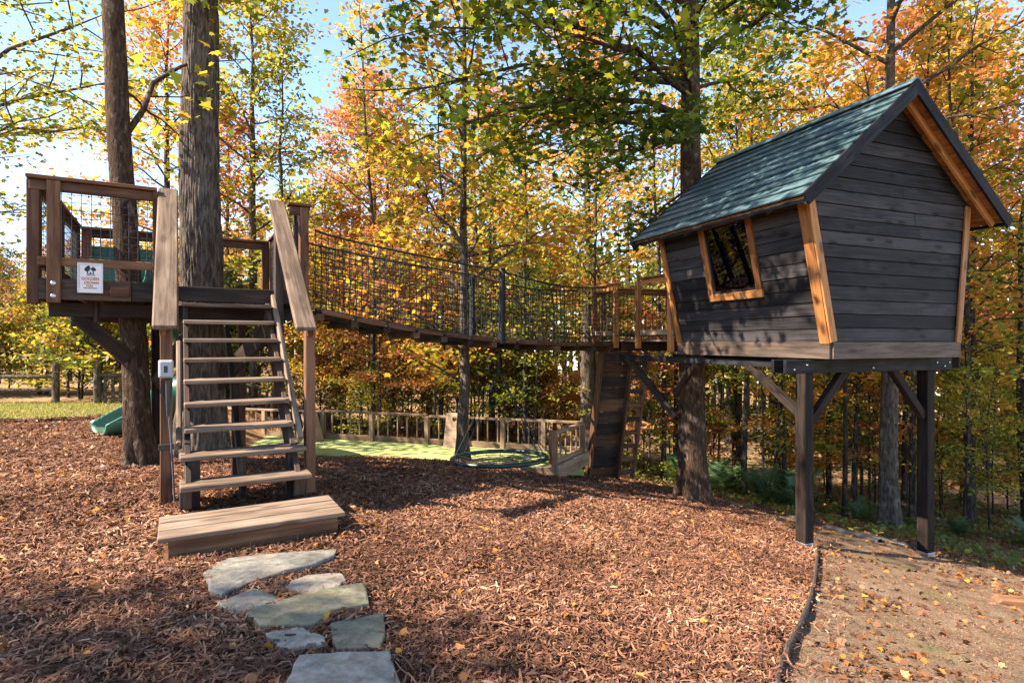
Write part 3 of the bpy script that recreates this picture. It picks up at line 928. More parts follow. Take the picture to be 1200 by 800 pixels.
def minus_holes(poly, holes):
    out = [poly]
    for (s0, s1, h0, h1) in holes:
        nx_ = []
        for p in out:
            mid = clip_rect(p, s0, s1, h0, h1)
            if not mid: nx_.append(p); continue
            for q in (clip_rect(p, -9, s0, -9, 9), clip_rect(p, s1, 9, -9, 9), clip_rect(p, s0, s1, -9, h0), clip_rect(p, s0, s1, h1, 9)):
                if q: nx_.append(q)
        out = nx_
    return out
def wall(name, fr, poly, holes, rng, exposure=.156, label=None):
    smin = min(p[0] for p in poly); smax = max(p[0] for p in poly); hmax = max(p[1] for p in poly)
    pieces = minus_holes(poly, holes)
    # inner sheathing: one mesh
    bm = bmesh.new()
    for pl in pieces:
        a = [bm.verts.new((s, h, -.012)) for s, h in pl]; b = [bm.verts.new((s, h, -.05)) for s, h in pl]
        bm.faces.new(a); bm.faces.new(b[::-1])
        for i in range(len(pl)):
            j = (i + 1) % len(pl); bm.faces.new((a[j], a[i], b[i], b[j]))
    bmesh.ops.recalc_face_normals(bm, faces=bm.faces[:])
    me = bpy.data.meshes.new(name); bm.to_mesh(me); bm.free()
    w = mobj(name, me, M['postdark'], hs, fr)
    if label: w['label'] = label
    h = 0.0; k = 0
    while h < hmax - .01:
        h1 = h + exposure * rng.uniform(.96, 1.04)
        row = clip_rect(poly, -9, 9, h + .003, h1 - .003)
        cuts = [smin - 1, smax + 1]
        if rng.random() < .3: cuts.insert(1, rng.uniform(smin + .5, smax - .5))
        for ci in range(len(cuts) - 1):
            seg = clip_rect(row, cuts[ci] + .001, cuts[ci + 1] - .001, -9, 9) if row else []
            if not seg: continue
            for pl in minus_holes(seg, holes):
                slab('siding_board', pl, fr, -.008, .010 + rng.uniform(-.002, .003), M['siding'], w, lap=(h, h1, .012), bev=.003)
        h = h1; k += 1
    return w
rg = random.Random(3)
WD0, WD1 = HLEN - 1.80, HLEN - .83     # window in s coordinates
WH0, WH1 = .58, 1.68
wall('left_wall', fL, [(0, 0), (HLEN, 0), (HLEN, hl * kL), (0, hl * kL)], [(WD0 + .085, WD1 - .085, WH0 + .085, WH1 - .085)], rg, label='sunlit side wall of dark horizontal boards with the window')
wall('front_gable_wall', fG, gab, [], rg, label='shaded gable wall of dark horizontal boards')
bh = [(.40, .80, .80, 1.55), (1.28, 1.66, .80, 1.55)]
wall('rear_gable_wall', fB, gabB, bh, rg)
wall('right_wall', fR, [(0, 0), (HLEN, 0), (HLEN, hr * kR), (0, hr * kR)], [(.7, 1.5, .5, 1.2)], rg)
for (fr_, s0, s1, h0, h1) in ((fB, *bh[0]), (fB, *bh[1]), (fR, .7, 1.5, .5, 1.2)):
    for pl in ([(s0 - .03, h0 - .03), (s1 + .03, h0 - .03), (s1 + .03, h0 + .02), (s0 - .03, h0 + .02)], [(s0 - .03, h1 - .02), (s1 + .03, h1 - .02), (s1 + .03, h1 + .03), (s0 - .03, h1 + .03)],
               [((s0 + s1) / 2 - .015, h0 + .02), ((s0 + s1) / 2 + .015, h0 + .02), ((s0 + s1) / 2 + .015, h1 - .02), ((s0 + s1) / 2 - .015, h1 - .02)],
               [(s0 - .03, (h0 + h1) / 2 - .02), ((s0 + s1) / 2 - .016, (h0 + h1) / 2 - .02), ((s0 + s1) / 2 - .016, (h0 + h1) / 2 + .02), (s0 - .03, (h0 + h1) / 2 + .02)],
               [((s0 + s1) / 2 + .016, (h0 + h1) / 2 - .02), (s1 + .03, (h0 + h1) / 2 - .02), (s1 + .03, (h0 + h1) / 2 + .02), ((s0 + s1) / 2 + .016, (h0 + h1) / 2 + .02)]):
        slab('window_bar', pl, fr_, -.085, -.055, M['dark'], hs)
# floor
slab('floor', [(.03, .05), (HW - .03, .05), (HW - .03, HLEN - .05), (.03, HLEN - .05)], frame(H(0, 0, FZ - .03), HG, HL), 0, .03, M['brown'], hs)
# window
wf = thing_ = None
def strip(name, fr_, s0, s1, h0, h1, n0, n1, mat, par, bev=.004):
    # put grain along the long side
    o = Vector(fr_.translation); es = fr_.to_3x3().col[0]; eh = fr_.to_3x3().col[1]; en = fr_.to_3x3().col[2]
    cs, ch, cn = (s0 + s1) / 2, (h0 + h1) / 2, (n0 + n1) / 2
    c = o + es * cs + eh * ch + en * cn
    if s1 - s0 >= h1 - h0:
        return board(name, c - es * (s1 - s0) / 2, c + es * (s1 - s0) / 2, h1 - h0, n1 - n0, mat, par, up=en, bev=bev)
    return board(name, c - eh * (h1 - h0) / 2, c + eh * (h1 - h0) / 2, s1 - s0, n1 - n0, mat, par, up=en, bev=bev)
win = strip('window', fL, WD0, WD1, WH0, WH0 + .10, .012, .05, M['cedar'], hs)
tag(win, 'tilted cedar framed window in the side wall')
strip('frame_board', fL, WD0, WD1, WH1 - .095, WH1, .012, .05, M['cedar'], win)
strip('frame_board', fL, WD0, WD0 + .09, WH0 + .102, WH1 - .097, .012, .048, M['cedar'], win)
strip('frame_board', fL, WD1 - .09, WD1, WH0 + .102, WH1 - .097, .012, .048, M['cedar'], win)
strip('sash', fL, WD0 + .091, WD0 + .115, WH0 + .102, WH1 - .097, -.02, .02, M['trimdark'], win)
strip('sash', fL, WD1 - .115, WD1 - .091, WH0 + .102, WH1 - .097, -.02, .02, M['trimdark'], win)
strip('sash', fL, WD0 + .116, WD1 - .116, WH0 + .102, WH0 + .128, -.02, .02, M['trimdark'], win)
strip('sash', fL, WD0 + .116, WD1 - .116, WH1 - .122, WH1 - .098, -.02, .02, M['trimdark'], win)
slab('pane', [(WD0 + .117, WH0 + .129), (WD1 - .117, WH0 + .129), (WD1 - .117, WH1 - .123), (WD0 + .117, WH1 - .123)], fL, -.002, .002, M['glass'], win, bev=0)
# corner trims
strip('corner_trim', fL, HLEN - .10, HLEN + .028, -.02, hl * kL - .06, .024, .055, M['cedar'], hs)
strip('corner_trim', fL, -.02, .075, -.05, hl * kL - .02, .024, .055, M['cedar'], hs)
fGl = frame(H(0, 0, FZ), HG + Vector((0, 0, LEAN)), (HG * -LEAN + Vector((0, 0, 1))))
strip('corner_trim', fGl, -.045, .055, -.005, hl * kL - .05, .029, .052, M['cedar'], hs)
fGr = frame(H(HW, 0, FZ), HG - Vector((0, 0, LEANR)), (HG * LEANR + Vector((0, 0, 1))))
strip('corner_trim', fGr, -.07, .025, -.02, hr * kR - .05, .026, .052, M['cedar'], hs)
strip('corner_trim', fR, -.025, .07, -.02, hr * kR - .05, .026, .052, M['cedar'], hs)
# skirt boards
fLs = frame(H(0, 5.22, FZ - .2), -HL, (0, 0, 1))
strip('skirt_board', fLs, 5.22 - HLEN - .02, 5.22 + .02, 0, .195, .0, .04, M['skirt'], hs)
strip('skirt_board', frame(H(0, 0, FZ - .2), HG, (0, 0, 1)), .005, HW + .03, 0, .195, .0, .04, M['skirt'], hs)
strip('skirt_board', frame(H(HW, 0, FZ - .2), HL, (0, 0, 1)), 0, HLEN, 0, .195, .0, .04, M['skirt'], hs)
strip('skirt_board', frame(H(HW, 0, FZ - .2), HL, (0, 0, 1)), -.036, .05, -.14, .0, .002, .034, M['postdark'], hs)
# roof
rd0, rd1 = -.27, 2.93
roofs = []
for side in (0, 1):
    if side == 0:
        e = Vector(H(EA, rd1, EZ)); up = Vector(H(AX, rd1, AZ)) - e; fr_ = frame(e, -HL, up)
    else:
        e = Vector(H(RA_, rd0, RZ_)); up = Vector(H(AX, rd0, AZ)) - e; fr_ = frame(e, HL, up)
    SL = up.length; LN = rd1 - rd0
    rf = slab('roof', [(.03, .02), (LN - .03, .02), (LN - .03, SL), (.03, SL)], fr_, -.075, -.045, M['cedar'], hs, bev=.002)
    rf['label'] = 'teal plank roof slope with orange underside' if side == 0 else 'far slope of the plank roof'
    nrow = 11; ex_ = SL / nrow
    for k in range(nrow):
        h0 = k * ex_ - .02; h1 = min(SL + .01, (k + 1) * ex_ + .035)
        nb_ = 2 + (k % 2)
        cuts = [-.02] + sorted(LN * ((i + 1) / nb_) + rg.uniform(-.25, .25) for i in range(nb_ - 1)) + [LN + .02]
        for ci in range(nb_):
            a, b = cuts[ci] + .003, cuts[ci + 1] - .003
            j = [rg.uniform(-.009, .009) for _ in range(5)]
            pl = [(a, h0 + j[0]), ((a * 2 + b) / 3, h0 + j[2]), ((a + b * 2) / 3, h0 + j[3]), (b, h0 + j[1]), (b, h1), (a, h1)]
            slab('roof_board', pl, fr_, -.044, -.022 + rg.uniform(0, .004), M['roof'], rf, lap=(h0, h1, .034), bev=.003)
    # rafter tails under the eave
    for k in range(7):
        s = .12 + k * (LN - .24) / 6
        strip('rafter', fr_, s - .02, s + .02, .04, SL - .12, -.16, -.078, M['cedar'] if k in (0, 6) else M['dark'], rf)
    # rakes
    for s0, s1 in ((-.035, -.003), (LN + .003, LN + .035)):
        strip('fascia', fr_, s0, s1, -.04, SL + (.0 if side else .015), -.13, .012, M['trimdark'], rf)
    strip('fascia', fr_, .0, LN, -.035, -.008, -.09, -.045, M['trimdark'], rf)
board('ridge_cap', H(AX - .06, rd0 - .03, AZ - .01), H(AX - .06, rd1 + .03, AZ - .01), .14, .02, M['roof'], hs, up=(Vector((0, 0, 1)) - HG * .8))
board('ridge_cap', H(AX + .055, rd0 - .03, AZ - .012), H(AX + .055, rd1 + .03, AZ - .012), .13, .02, M['roof'], hs, up=(Vector((0, 0, 1)) + HG * .8))
# floor joists whose ends show under the gable
for k in range(7):
    a = .12 + k * (HW - .24) / 6
    board('joist', H(a, .03, FZ - .12), H(a, HLEN - .02, FZ - .12), .04, .17, M['brown'], hs)
# posts, beam, braces
PD = .35
bt, bb_ = FZ - .215, FZ - .375
board('beam', H(-.42, PD - .10, (bt + bb_) / 2), H(2.53, PD - .10, (bt + bb_) / 2), .045, bt - bb_, M['trimdark'], hs)
board('beam', H(-.40, PD + .10, (bt + bb_) / 2), H(2.53, PD + .10, (bt + bb_) / 2), .045, bt - bb_, M['trimdark'], hs)
for k, a in enumerate((0.0, 2.17)):
    p = H(a, PD, 0); z = gzf(p.x, p.y)
    ps = post('support_post', p.x, p.y, z - .25, bb_ + .13, .145, M['postdark'], hs, math.atan2(HG.y, HG.x), bev=.008)
    post('post_base', p.x, p.y, z - .02, z + .055, .155, M['steel'], ps, math.atan2(HG.y, HG.x), bev=.004)
    for b_ in ((-.02, .02)):
        pass
    s = 1 if k == 0 else -1
    board('brace', H(a + s * .06, PD, bb_ - .62), H(a + s * .66, PD, bb_ + .02), .085, .10, M['postdark'], hs)
bz0 = FZ - .24
board('side_beam', H(.05, PD + .16, bz0 - .05), H(.05, 4.75, bz0 - .05), .045, .09, M['trimdark'], hs)
board('side_beam', H(1.45, PD + .16, bz0 - .05), H(1.45, 4.75, bz0 - .05), .045, .09, M['trimdark'], hs)
board('brace', H(.05, PD + .08, bb_ - .52), H(.05, PD + .92, bz0 - .10), .085, .09, M['postdark'], hs)
HT = H(.72, 3.27, 0)           # trunk under the deck
board('brace', H(.30, 3.20, .62), H(.05, 2.35, bz0 - .10), .07, .11, M['dark'], hs)
board('brace', H(.42, 3.33, .22), H(.03, 4.25, bz0 - .02), .06, .12, M['dark'], hs)
for k in range(6):             # bolt heads on beam
    c = H([-.30, -.1, 1.0, 2.2, 2.35, 2.45][k], PD - .126, bb_ + .05 + .05 * (k % 2))
    tube_obj('bolt', [([c, c - HL * .007, c - HL * .0075], [.012, .011, .0005])], M['steel'], hs, 8)

# deck behind the house
dk = thing('landing_deck', H(.8, 4.0, FZ - .2), 'small railed wooden deck between the rope bridge and the dark cabin', 'deck')
for k in range(17):
    d = HLEN + .10 + k * .15
    segs = [(-.02, 1.75)]
    if abs(d - 3.27) < .36: segs = [(-.02, .36), (1.08, 1.75)]
    for a0, a1 in segs:
        board('deck_plank', H(a0, d, FZ + .015), H(a1, d, FZ + .015), .142, .032, M['tan'] if k % 3 else M['grey'], dk)
board('rim_board', H(.0, 5.245, FZ - .10), H(1.72, 5.245, FZ - .10), .04, .19, M['skirt'], dk)
board('rim_board', H(1.74, HLEN + .05, FZ - .10), H(1.74, 5.22, FZ - .10), .04, .19, M['skirt'], dk)
for d in (3.0, 3.8, 4.4, 5.0):
    board('joist', H(.03, d, FZ - .09), H(1.70, d, FZ - .09), .04, .16, M['dark'], dk)
rot = math.atan2(HG.y, HG.x)
def dpost(a, d, z0=FZ - .12, z1=2.54, w=.085):
    p = H(a, d, 0); return post('rail_post', p.x, p.y, z0, z1, w, M['cedar'], dk, rot)
dpost(-.085, 3.70); dpost(-.085, 2.80, FZ - .17, 2.62); dpost(-.085, 4.42); dpost(-.085, 5.20); dpost(.12, 5.22, FZ + .03)
dpost(.95, 5.22, FZ + .03); dpost(1.68, 5.22, FZ + .03); dpost(1.68, 3.9, FZ + .03)
def drail(p, q, low=True):
    board('rail_cap', p + Vector((0, 0, 2.562)), q + Vector((0, 0, 2.562)), .13, .034, M['cedar'], dk)
    board('top_rail', p + Vector((0, 0, 2.49)), q + Vector((0, 0, 2.49)), .036, .10, M['cedar'], dk)
    if low: board('low_rail', p + Vector((0, 0, FZ + .15)), q + Vector((0, 0, FZ + .15)), .036, .085, M['tan'], dk)
drail(H(-.085, 3.62, 0), H(-.085, 2.72, 0)); drail(H(-.085, 4.36, 0), H(-.085, 5.32, 0))
drail(H(.0, 5.22, -.01), H(1.75, 5.22, -.01)); drail(H(1.68, 3.0, 0), H(1.68, 5.14, 0), True)
def dnet(p, q, seed):
    paths = []; ln = (q - p).length; n = int(ln / .085)
    r_ = np.random.default_rng(seed)
    for i in range(n + 1):
        a = p.lerp(q, i / n); paths.append(([(a.x, a.y, FZ + .04), (a.x + r_.normal(0, .006), a.y, 2.0), (a.x, a.y, 2.48)], .0055))
    for j in range(11):
        z = FZ + .05 + j * .086
        paths.append(([tuple(p + Vector((0, 0, z))), tuple((p + q) / 2 + Vector((0, 0, z - .012))), tuple(q + Vector((0, 0, z)))], .0055))
    tube_obj('rail_net', paths, M['rope'], dk, 3)
dnet(H(.05, 5.17, 0), H(1.68, 5.17, 0), 1); dnet(H(1.63, 3.0, 0), H(1.63, 5.2, 0), 2); dnet(H(-.03, 4.45, 0), H(-.03, 5.2, 0), 3)
# wrapped cord round the net posts
for (a, d) in ((-.085, 4.42), (-.085, 5.20), (.95, 5.22)):
    q = []
    for j in range(12):
        z = FZ + .10 + j * .078
        q += [H(a + .046 * x, d + .046 * y, z) for x, y in ((-1, -1), (1, -1), (1, 1), (-1, 1), (-1, -1))]
    paths = [(q, .0055)]
    tube_obj('net_lashing', paths, M['rope'], dk, 4)

# ------------------------------------------------------------------ climbing wall ladder under the deck end
lt0 = Vector((1.63, 10.55, FZ - .19)); 
ldir = HL * .52
lz = gzf(1.6, 11.1)
cl = thing('climbing_ladder', Vector((1.7, 11.05, lz)), 'steep dark plank climbing wall with rungs leaning under the deck', 'ladder')
def LP(s, f, n=0):
    """s across, f 0 top .. 1 foot, n out of the plane"""
    t = lt0 + HG * s; b = t + ldir; b.z = lz - .05
    return t.lerp(b, f) + HL * n
for s, w in ((0.0, .05), (.64, .05), (.98, .045)):
    board('stringer', LP(s, 0), LP(s, 1), .15, w, M['brown'], cl, up=HG)
for k in range(11):
    f0 = (k + .02) / 11; f1 = (k + .98) / 11
    a = LP(.027, (f0 + f1) / 2, .04); b = LP(.613, (f0 + f1) / 2, .04)
    ln = (LP(0, f1) - LP(0, f0)).length
    board('plank', a, b, .025, ln, M['brown'] if k % 3 == 1 else M['dark'], cl, up=(LP(0, 0) - LP(0, 1)))
for k in range(9):
    f = .09 + k * .108
    board('rung', LP(.667, f), LP(.956, f), .14, .07, M['brown'] if k % 2 else M['dark'], cl)

# ------------------------------------------------------------------ turf platform, low fence, game boards
TZ = -.55
TP = [(-6.2, 11.25), (-3.62, 10.48), (-.56, 9.55), (.66, 9.56), (1.33, 10.72), (-1.7, 11.66), (-4.07, 12.35), (-6.8, 13.1)]
def poly_prism(name, poly, z0, z1, mat, parent=None, bev=0):
    return slab(name, poly, Matrix.Identity(4), z0, z1, mat, parent, bev=bev)
tf = poly_prism('turf_mat', TP, TZ - .45, TZ, M['turf'])
tag(tf, kind='structure')
lf = thing('low_fence', (-1.7, 11.6, TZ), 'low sun-bleached wooden baluster fence around the green turf', 'fence')
def lfence(a, b, posts, top=.56, first=True):
    a = Vector((*a, TZ)); b = Vector((*b, TZ)); d = b - a; ln = d.length; dn = d.normalized(); nrm = Vector((dn.y, -dn.x, 0))
    Z = lambda z: Vector((0, 0, z))
    board('top_rail', a + Z(top), b + Z(top), .09, .04, M['tan'], lf)
    board('bottom_rail', a + Z(.06), b + Z(.06), .05, .10, M['tan'], lf)
    for t in posts:
        p = a + d * t
        post('fence_post', p.x, p.y, TZ - .3, TZ + top - .02, .09, M['tan'], lf, math.atan2(dn.y, dn.x))
    n = int(ln / .2)
    for i in range(1, n):
        t = i / n
        if min(abs(t - q) * ln for q in posts) < .07: continue
        p = a + d * t
        post('baluster', p.x, p.y, TZ + .112, TZ + top - .021, .028, M['tan'], lf, math.atan2(dn.y, dn.x))
lfence((-6.8, 13.05), (-4.02, 12.31), (0, .5))
lfence((-4.0, 12.30), (-1.70, 11.62), (0, .48, 1), .58)
lfence((-1.65, 11.60), (1.30, 10.69), (.5, .76, 1), .56)
lfence((1.27, 10.63), (.70, 9.60), (1,), .54)
board('edge_timber', (1.40, 10.74, TZ - .10), (.74, 9.52, TZ - .10), .06, .24, M['tan'], lf)
board('edge_timber', (-.56, 9.52, TZ - .09), (.70, 9.52, TZ - .09), .05, .17, M['tan'], lf)
pc = Vector((.67, 9.57, 0)); post('fence_post', pc.x, pc.y, TZ - .4, TZ + .585, .10, M['brown'], lf, .5)
# game boards
def game_board(base, width, height, rz_, lean, label):
    g = thing('game_board', (*base, TZ), label, 'game board', 'bean bag game boards on the turf')
    w = Vector((math.cos(rz_), math.sin(rz_), 0)); bk = Vector((-w.y, w.x, 0))
    up = (Vector((0, 0, 1)) * math.cos(lean) + bk * math.sin(lean))
    f_ = frame(Vector((*base, TZ + .005)) - w * width / 2, w, up)
    pl = [(0, 0), (width, 0), (width, height), (0, height)]
    hc = (width / 2, height * .82); hr_ = width * .13
    # top sheet with a real round hole
    bm = bmesh.new(); n = 16
    ring = [(hc[0] + hr_ * math.cos(6.2832 * i / n), hc[1] + hr_ * math.sin(6.2832 * i / n)) for i in range(n)]
    outer_ = []
    for i in range(n):
        c, s = math.cos(6.2832 * i / n), math.sin(6.2832 * i / n)
        tx = min((width - hc[0]) / c if c > 1e-6 else (hc[0] / -c if c < -1e-6 else 1e9), (height - hc[1]) / s if s > 1e-6 else (hc[1] / -s if s < -1e-6 else 1e9))
        outer_.append((hc[0] + c * tx, hc[1] + s * tx))
    for z in (0, -.018):
        vi = [bm.verts.new((*p, z)) for p in ring]; vo = [bm.verts.new((*p, z)) for p in outer_]
        for i in range(n):
            bm.faces.new((vi[i], vo[i], vo[(i + 1) % n], vi[(i + 1) % n]))
    # fill corners of the lower part
    for z in (0, -.018):
        for cx, cy in ((0, 0), (width, 0), (width, height), (0, height)):
            lo = sorted(outer_, key=lambda p: (p[0] - cx) ** 2 + (p[1] - cy) ** 2)
            a_ = [p for p in lo if abs(p[0] - cx) < 1e-6][:1]; b_ = [p for p in lo if abs(p[1] - cy) < 1e-6][:1]
            if a_ and b_ and a_ != b_:
                bm.faces.new([bm.verts.new((cx, cy, z)), bm.verts.new((*a_[0], z)), bm.verts.new((*b_[0], z))])
    me = bpy.data.meshes.new('board'); bm.to_mesh(me); bm.free()
    mobj('board', me, M['pine'], g, f_)
    strip('side_frame', f_, 0, .02, 0, height, -.09, -.02, M['pine'], g)
    strip('side_frame', f_, width - .02, width, 0, height, -.09, -.02, M['pine'], g)
    strip('end_frame', f_, .021, width - .021, 0, .02, -.09, -.02, M['pine'], g)
    top = Vector((*base, TZ + .0)) + up * height * .8
    for s in (-1, 1):
        a = top + w * s * width * .42 - Vector((0, 0, .06))
        if s < 2: board('leg', a, Vector((a.x, a.y, TZ)) + bk * .16, .04, .03, M['pine'], g)
    return g
game_board((-1.17, 11.25), .36, .66, R(-18), R(14), 'pale bean bag board with a round hole leaning beside the slim trunk')
game_board((-4.0, 11.9), .36, .62, R(62), R(18), 'pale bean bag board seen edge-on at the turf end by the stairs')

# ------------------------------------------------------------------ saucer swing under the bridge
SC = Vector((-.20, 9.26, -.36)); SRX = .76
sw = thing('saucer_swing', SC, 'dark green round net swing hanging low under the bridge', 'swing')
ringp = [SC + Vector((SRX * math.cos(a), .66 * math.sin(a), .02 * math.cos(a + .6))) for a in np.linspace(0, 2 * math.pi, 49)]
tube_obj('ring', [(ringp, .034)], M['ring'], sw, 10)
paths = []
for k in range(16):
    a = 2 * math.pi * k / 16
    o_ = SC + Vector((SRX * math.cos(a), .66 * math.sin(a), 0)); i_ = SC + Vector((.08 * math.cos(a), .07 * math.sin(a), -.09))
    paths.append(([o_, o_.lerp(i_, .5) + Vector((0, 0, -.02)), i_], .006))
for f in (.12, .26, .4, .54, .68, .84):
    paths.append(([SC + Vector((SRX * f * math.cos(a), .66 * f * math.sin(a), -.10 * (1 - f))) for a in np.linspace(0, 2 * math.pi, 17)], .006))
tube_obj('web', paths, M['rope'], sw, 4)
tp = BA.lerp(BB, .575); tp.z = bz(.575) - .08
kn = Vector((tp.x - .02, tp.y - .03, 1.02))
tube_obj('rope', [([tp, kn], .011)], M['rope'], sw, 6)
tube_obj('knot', [([kn + Vector((0, 0, .05)), kn + Vector((0, 0, .02)), kn + Vector((0, 0, -.03)), kn + Vector((0, 0, -.06))], [.006, .03, .03, .006])], M['rope'], sw, 8)
for a in (200, 20, 330, 140):
    e_ = SC + Vector((SRX * math.cos(R(a)), .66 * math.sin(R(a)), .02))
    tube_obj('rope', [([kn, kn.lerp(e_, .5), e_], .008)], M['rope'], sw, 6)

# ------------------------------------------------------------------ flagstones
stones = [
 ([(-1.9, 3.53), (-1.92, 3.87), (-1.6, 4.03), (-1.24, 4.18), (-1.2, 4.0), (-1.27, 3.8), (-1.47, 3.54), (-1.61, 3.18), (-1.71, 3.24)], 'stoneblue', 'large blue-grey flagstone against the bottom stair step', .05),
 ([(-1.32, 3.3), (-1.32, 3.46), (-1.27, 3.59), (-1.07, 3.67), (-1.0, 3.52), (-1.02, 3.39), (-1.14, 3.24), (-1.22, 3.24)], 'stonetan', 'small greyish flagstone between the blue-grey slab and the long mossy slab', .045),
 ([(-1.57, 3.08), (-1.49, 3.35), (-1.23, 3.18), (-1.29, 3.03), (-1.42, 2.94)], 'stoneblue', 'small bluish five-sided flagstone beside the large blue-grey slab', .045),
 ([(-1.37, 2.94), (-1.19, 3.26), (-0.88, 3.5), (-0.76, 3.16), (-0.93, 3.03), (-0.98, 2.84), (-1.23, 2.79)], 'stonegreen', 'long olive-grey flagstone lying across the stone path', .055),
 ([(-0.92, 2.91), (-0.68, 3.1), (-0.62, 2.85), (-0.6, 2.68), (-0.8, 2.62), (-0.85, 2.73)], 'stonegreen', 'squarish olive-grey flagstone below the long olive slab', .05),
 ([(-1.17, 2.73), (-1.02, 2.83), (-0.88, 2.73), (-0.86, 2.67), (-1.02, 2.57), (-1.08, 2.63)], 'stonetan', 'small pale tan flagstone with a twig on top', .055),
 ([(-0.91, 2.29), (-0.94, 2.53), (-0.76, 2.6), (-0.55, 2.66), (-0.45, 2.37), (-0.38, 2.16), (-0.54, 2.05), (-0.8, 2.06)], 'stonetan', 'big pale tan flagstone at the end of the stone path', .05)]
srng = random.Random(8)
STPOLY = []
for poly, mt, lab, th in stones:
    cx = sum(p[0] for p in poly) / len(poly); cy = sum(p[1] for p in poly) / len(poly)
    poly = [(cx + (px - cx) * .955, cy + (py - cy) * .955) for px, py in poly]
    STPOLY.append(poly)
    # subdivide outline with small irregularities, chipped edge
    pts = []
    for i in range(len(poly)):
        p = poly[i]; q = poly[(i + 1) % len(poly)]
        for t in (0, .33, .66):
            pts.append((p[0] + (q[0] - p[0]) * t + srng.uniform(-.008, .008) - cx, p[1] + (q[1] - p[1]) * t + srng.uniform(-.008, .008) - cy))
    base = max(gzf(cx, cy), .5 * (gzf(cx, cy) + gzf(*poly[0])))
    V = []; Fc = []
    n = len(pts)
    sx_, sy_ = (gzf(cx + .1, cy) - gzf(cx - .1, cy)) / .2, (gzf(cx, cy + .1) - gzf(cx, cy - .1)) / .2
    pl = lambda x, y, z: (x, y, z + sx_ * x + sy_ * y)
    top = th * .62
    for sc, z in ((.0, top + .004), (.55, top + .003), (.96, top), (.993, top - .004), (1.0, top - .012), (.985, -.08)):
        for (x, y) in pts:
            V.append(pl(x * sc, y * sc, z + (srng.uniform(-.003, .003) if 0 < sc < .99 else 0)))
    for r_ in range(5):
        for i in range(n):
            j = (i + 1) % n
            Fc.append((r_ * n + i, r_ * n + j, (r_ + 1) * n + j, (r_ + 1) * n + i))
    me = bpy.data.meshes.new('flagstone'); me.from_pydata(V, [], [f[::-1] for f in Fc]); me.update()
    o = mobj('flagstone', me, M[mt], None, Matrix.Translation((cx, cy, base)))
    tag(o, lab, 'flagstone', 'stepping stones to the stairs')
tw = tube_obj('twig', [([(-1.06, 2.71, gzf(-1.05, 2.7) + .044), (-1.035, 2.695, gzf(-1.05, 2.7) + .05), (-1.01, 2.71, gzf(-1.05, 2.7) + .045)], [.003, .005, .003])], M['darkbark'], None, 6)
tag(tw, 'small dark broken twig lying on the pale tan stone', 'twig')

# ------------------------------------------------------------------ edging, log block
ep = [Vector((x, y, gzf(x, y))) for x, y in EDGE]
sp = smooth_path(ep[:8], 6)
erng = random.Random(4)
def edging(name, sp, label, w=.016, hgt=.075):
    V = []; F = []
    for i, p in enumerate(sp):
        d = (sp[min(len(sp) - 1, i + 1)] - sp[max(0, i - 1)]); d.z = 0; d.normalize(); nn = Vector((d.y, -d.x, 0))
        h = hgt + erng.uniform(-.01, .01); ln = erng.uniform(-.006, .006)
        for (a, z) in ((-w, -.08), (-w + ln, h - .01), (-w * .3 + ln, h), (w * .6 + ln, h - .008), (w, -.08)):
            V.append(p + nn * a + Vector((0, 0, z)))
        if i:
            for k in range(4):
                b = i * 5 + k; F.append((b - 5, b - 4, b + 1, b))
    me = bpy.data.meshes.new(name); me.from_pydata([tuple(v) for v in V], [], F); me.update()
    return tag(mobj(name, me, M['edge']), label, 'edging')
M['edge'] = plain('weathered_edging', (.075, .048, .034), .8, nscale=25, nvar=.45, bump=.5)
M['edgeblack'] = plain('black_plastic_edging', (.045, .045, .05), .45, nscale=10, nvar=.3, bump=.15)
edging('bed_edging', sp, 'weathered curved edging strip between the mulch bed and the dirt path', .014, .055)
p2 = smooth_path([Vector((x, y, gzf(x, y))) for x, y in [(4.62, 9.75), (4.9, 9.1), (5.08, 8.62), (5.2, 8.2)]], 5)
e2 = tube_obj('fallen_edging', [(p2, .05)], M['edgeblack'], None, 8)
tag(e2, 'dark loose length of pipe edging lying beyond the cabin post', 'edging')
p3 = smooth_path([Vector((x, y, gzf(x, y) + .01)) for x, y in [(5.25, 8.75), (5.5, 8.35), (5.8, 8.0)]], 5)
e3 = tube_obj('fallen_edging', [(p3, .04)], M['edgeblack'], None, 8)
tag(e3, 'short dark pipe edging piece lying between the two cabin posts', 'edging')
lg = Vector((4.86, 5.6, gzf(4.86, 5.6)))
lo_ = slab('split_log', [(-.16, -.02), (.20, -.02), (.21, .05), (.08, .085), (-.14, .075), (-.18, .03)], frame(lg, (.95, -.3, 0), (0, 0, 1)), -.07, .07, M['brown'], None, bev=.012)
tag(lo_, 'brown split log block lying on the dirt path', 'log')
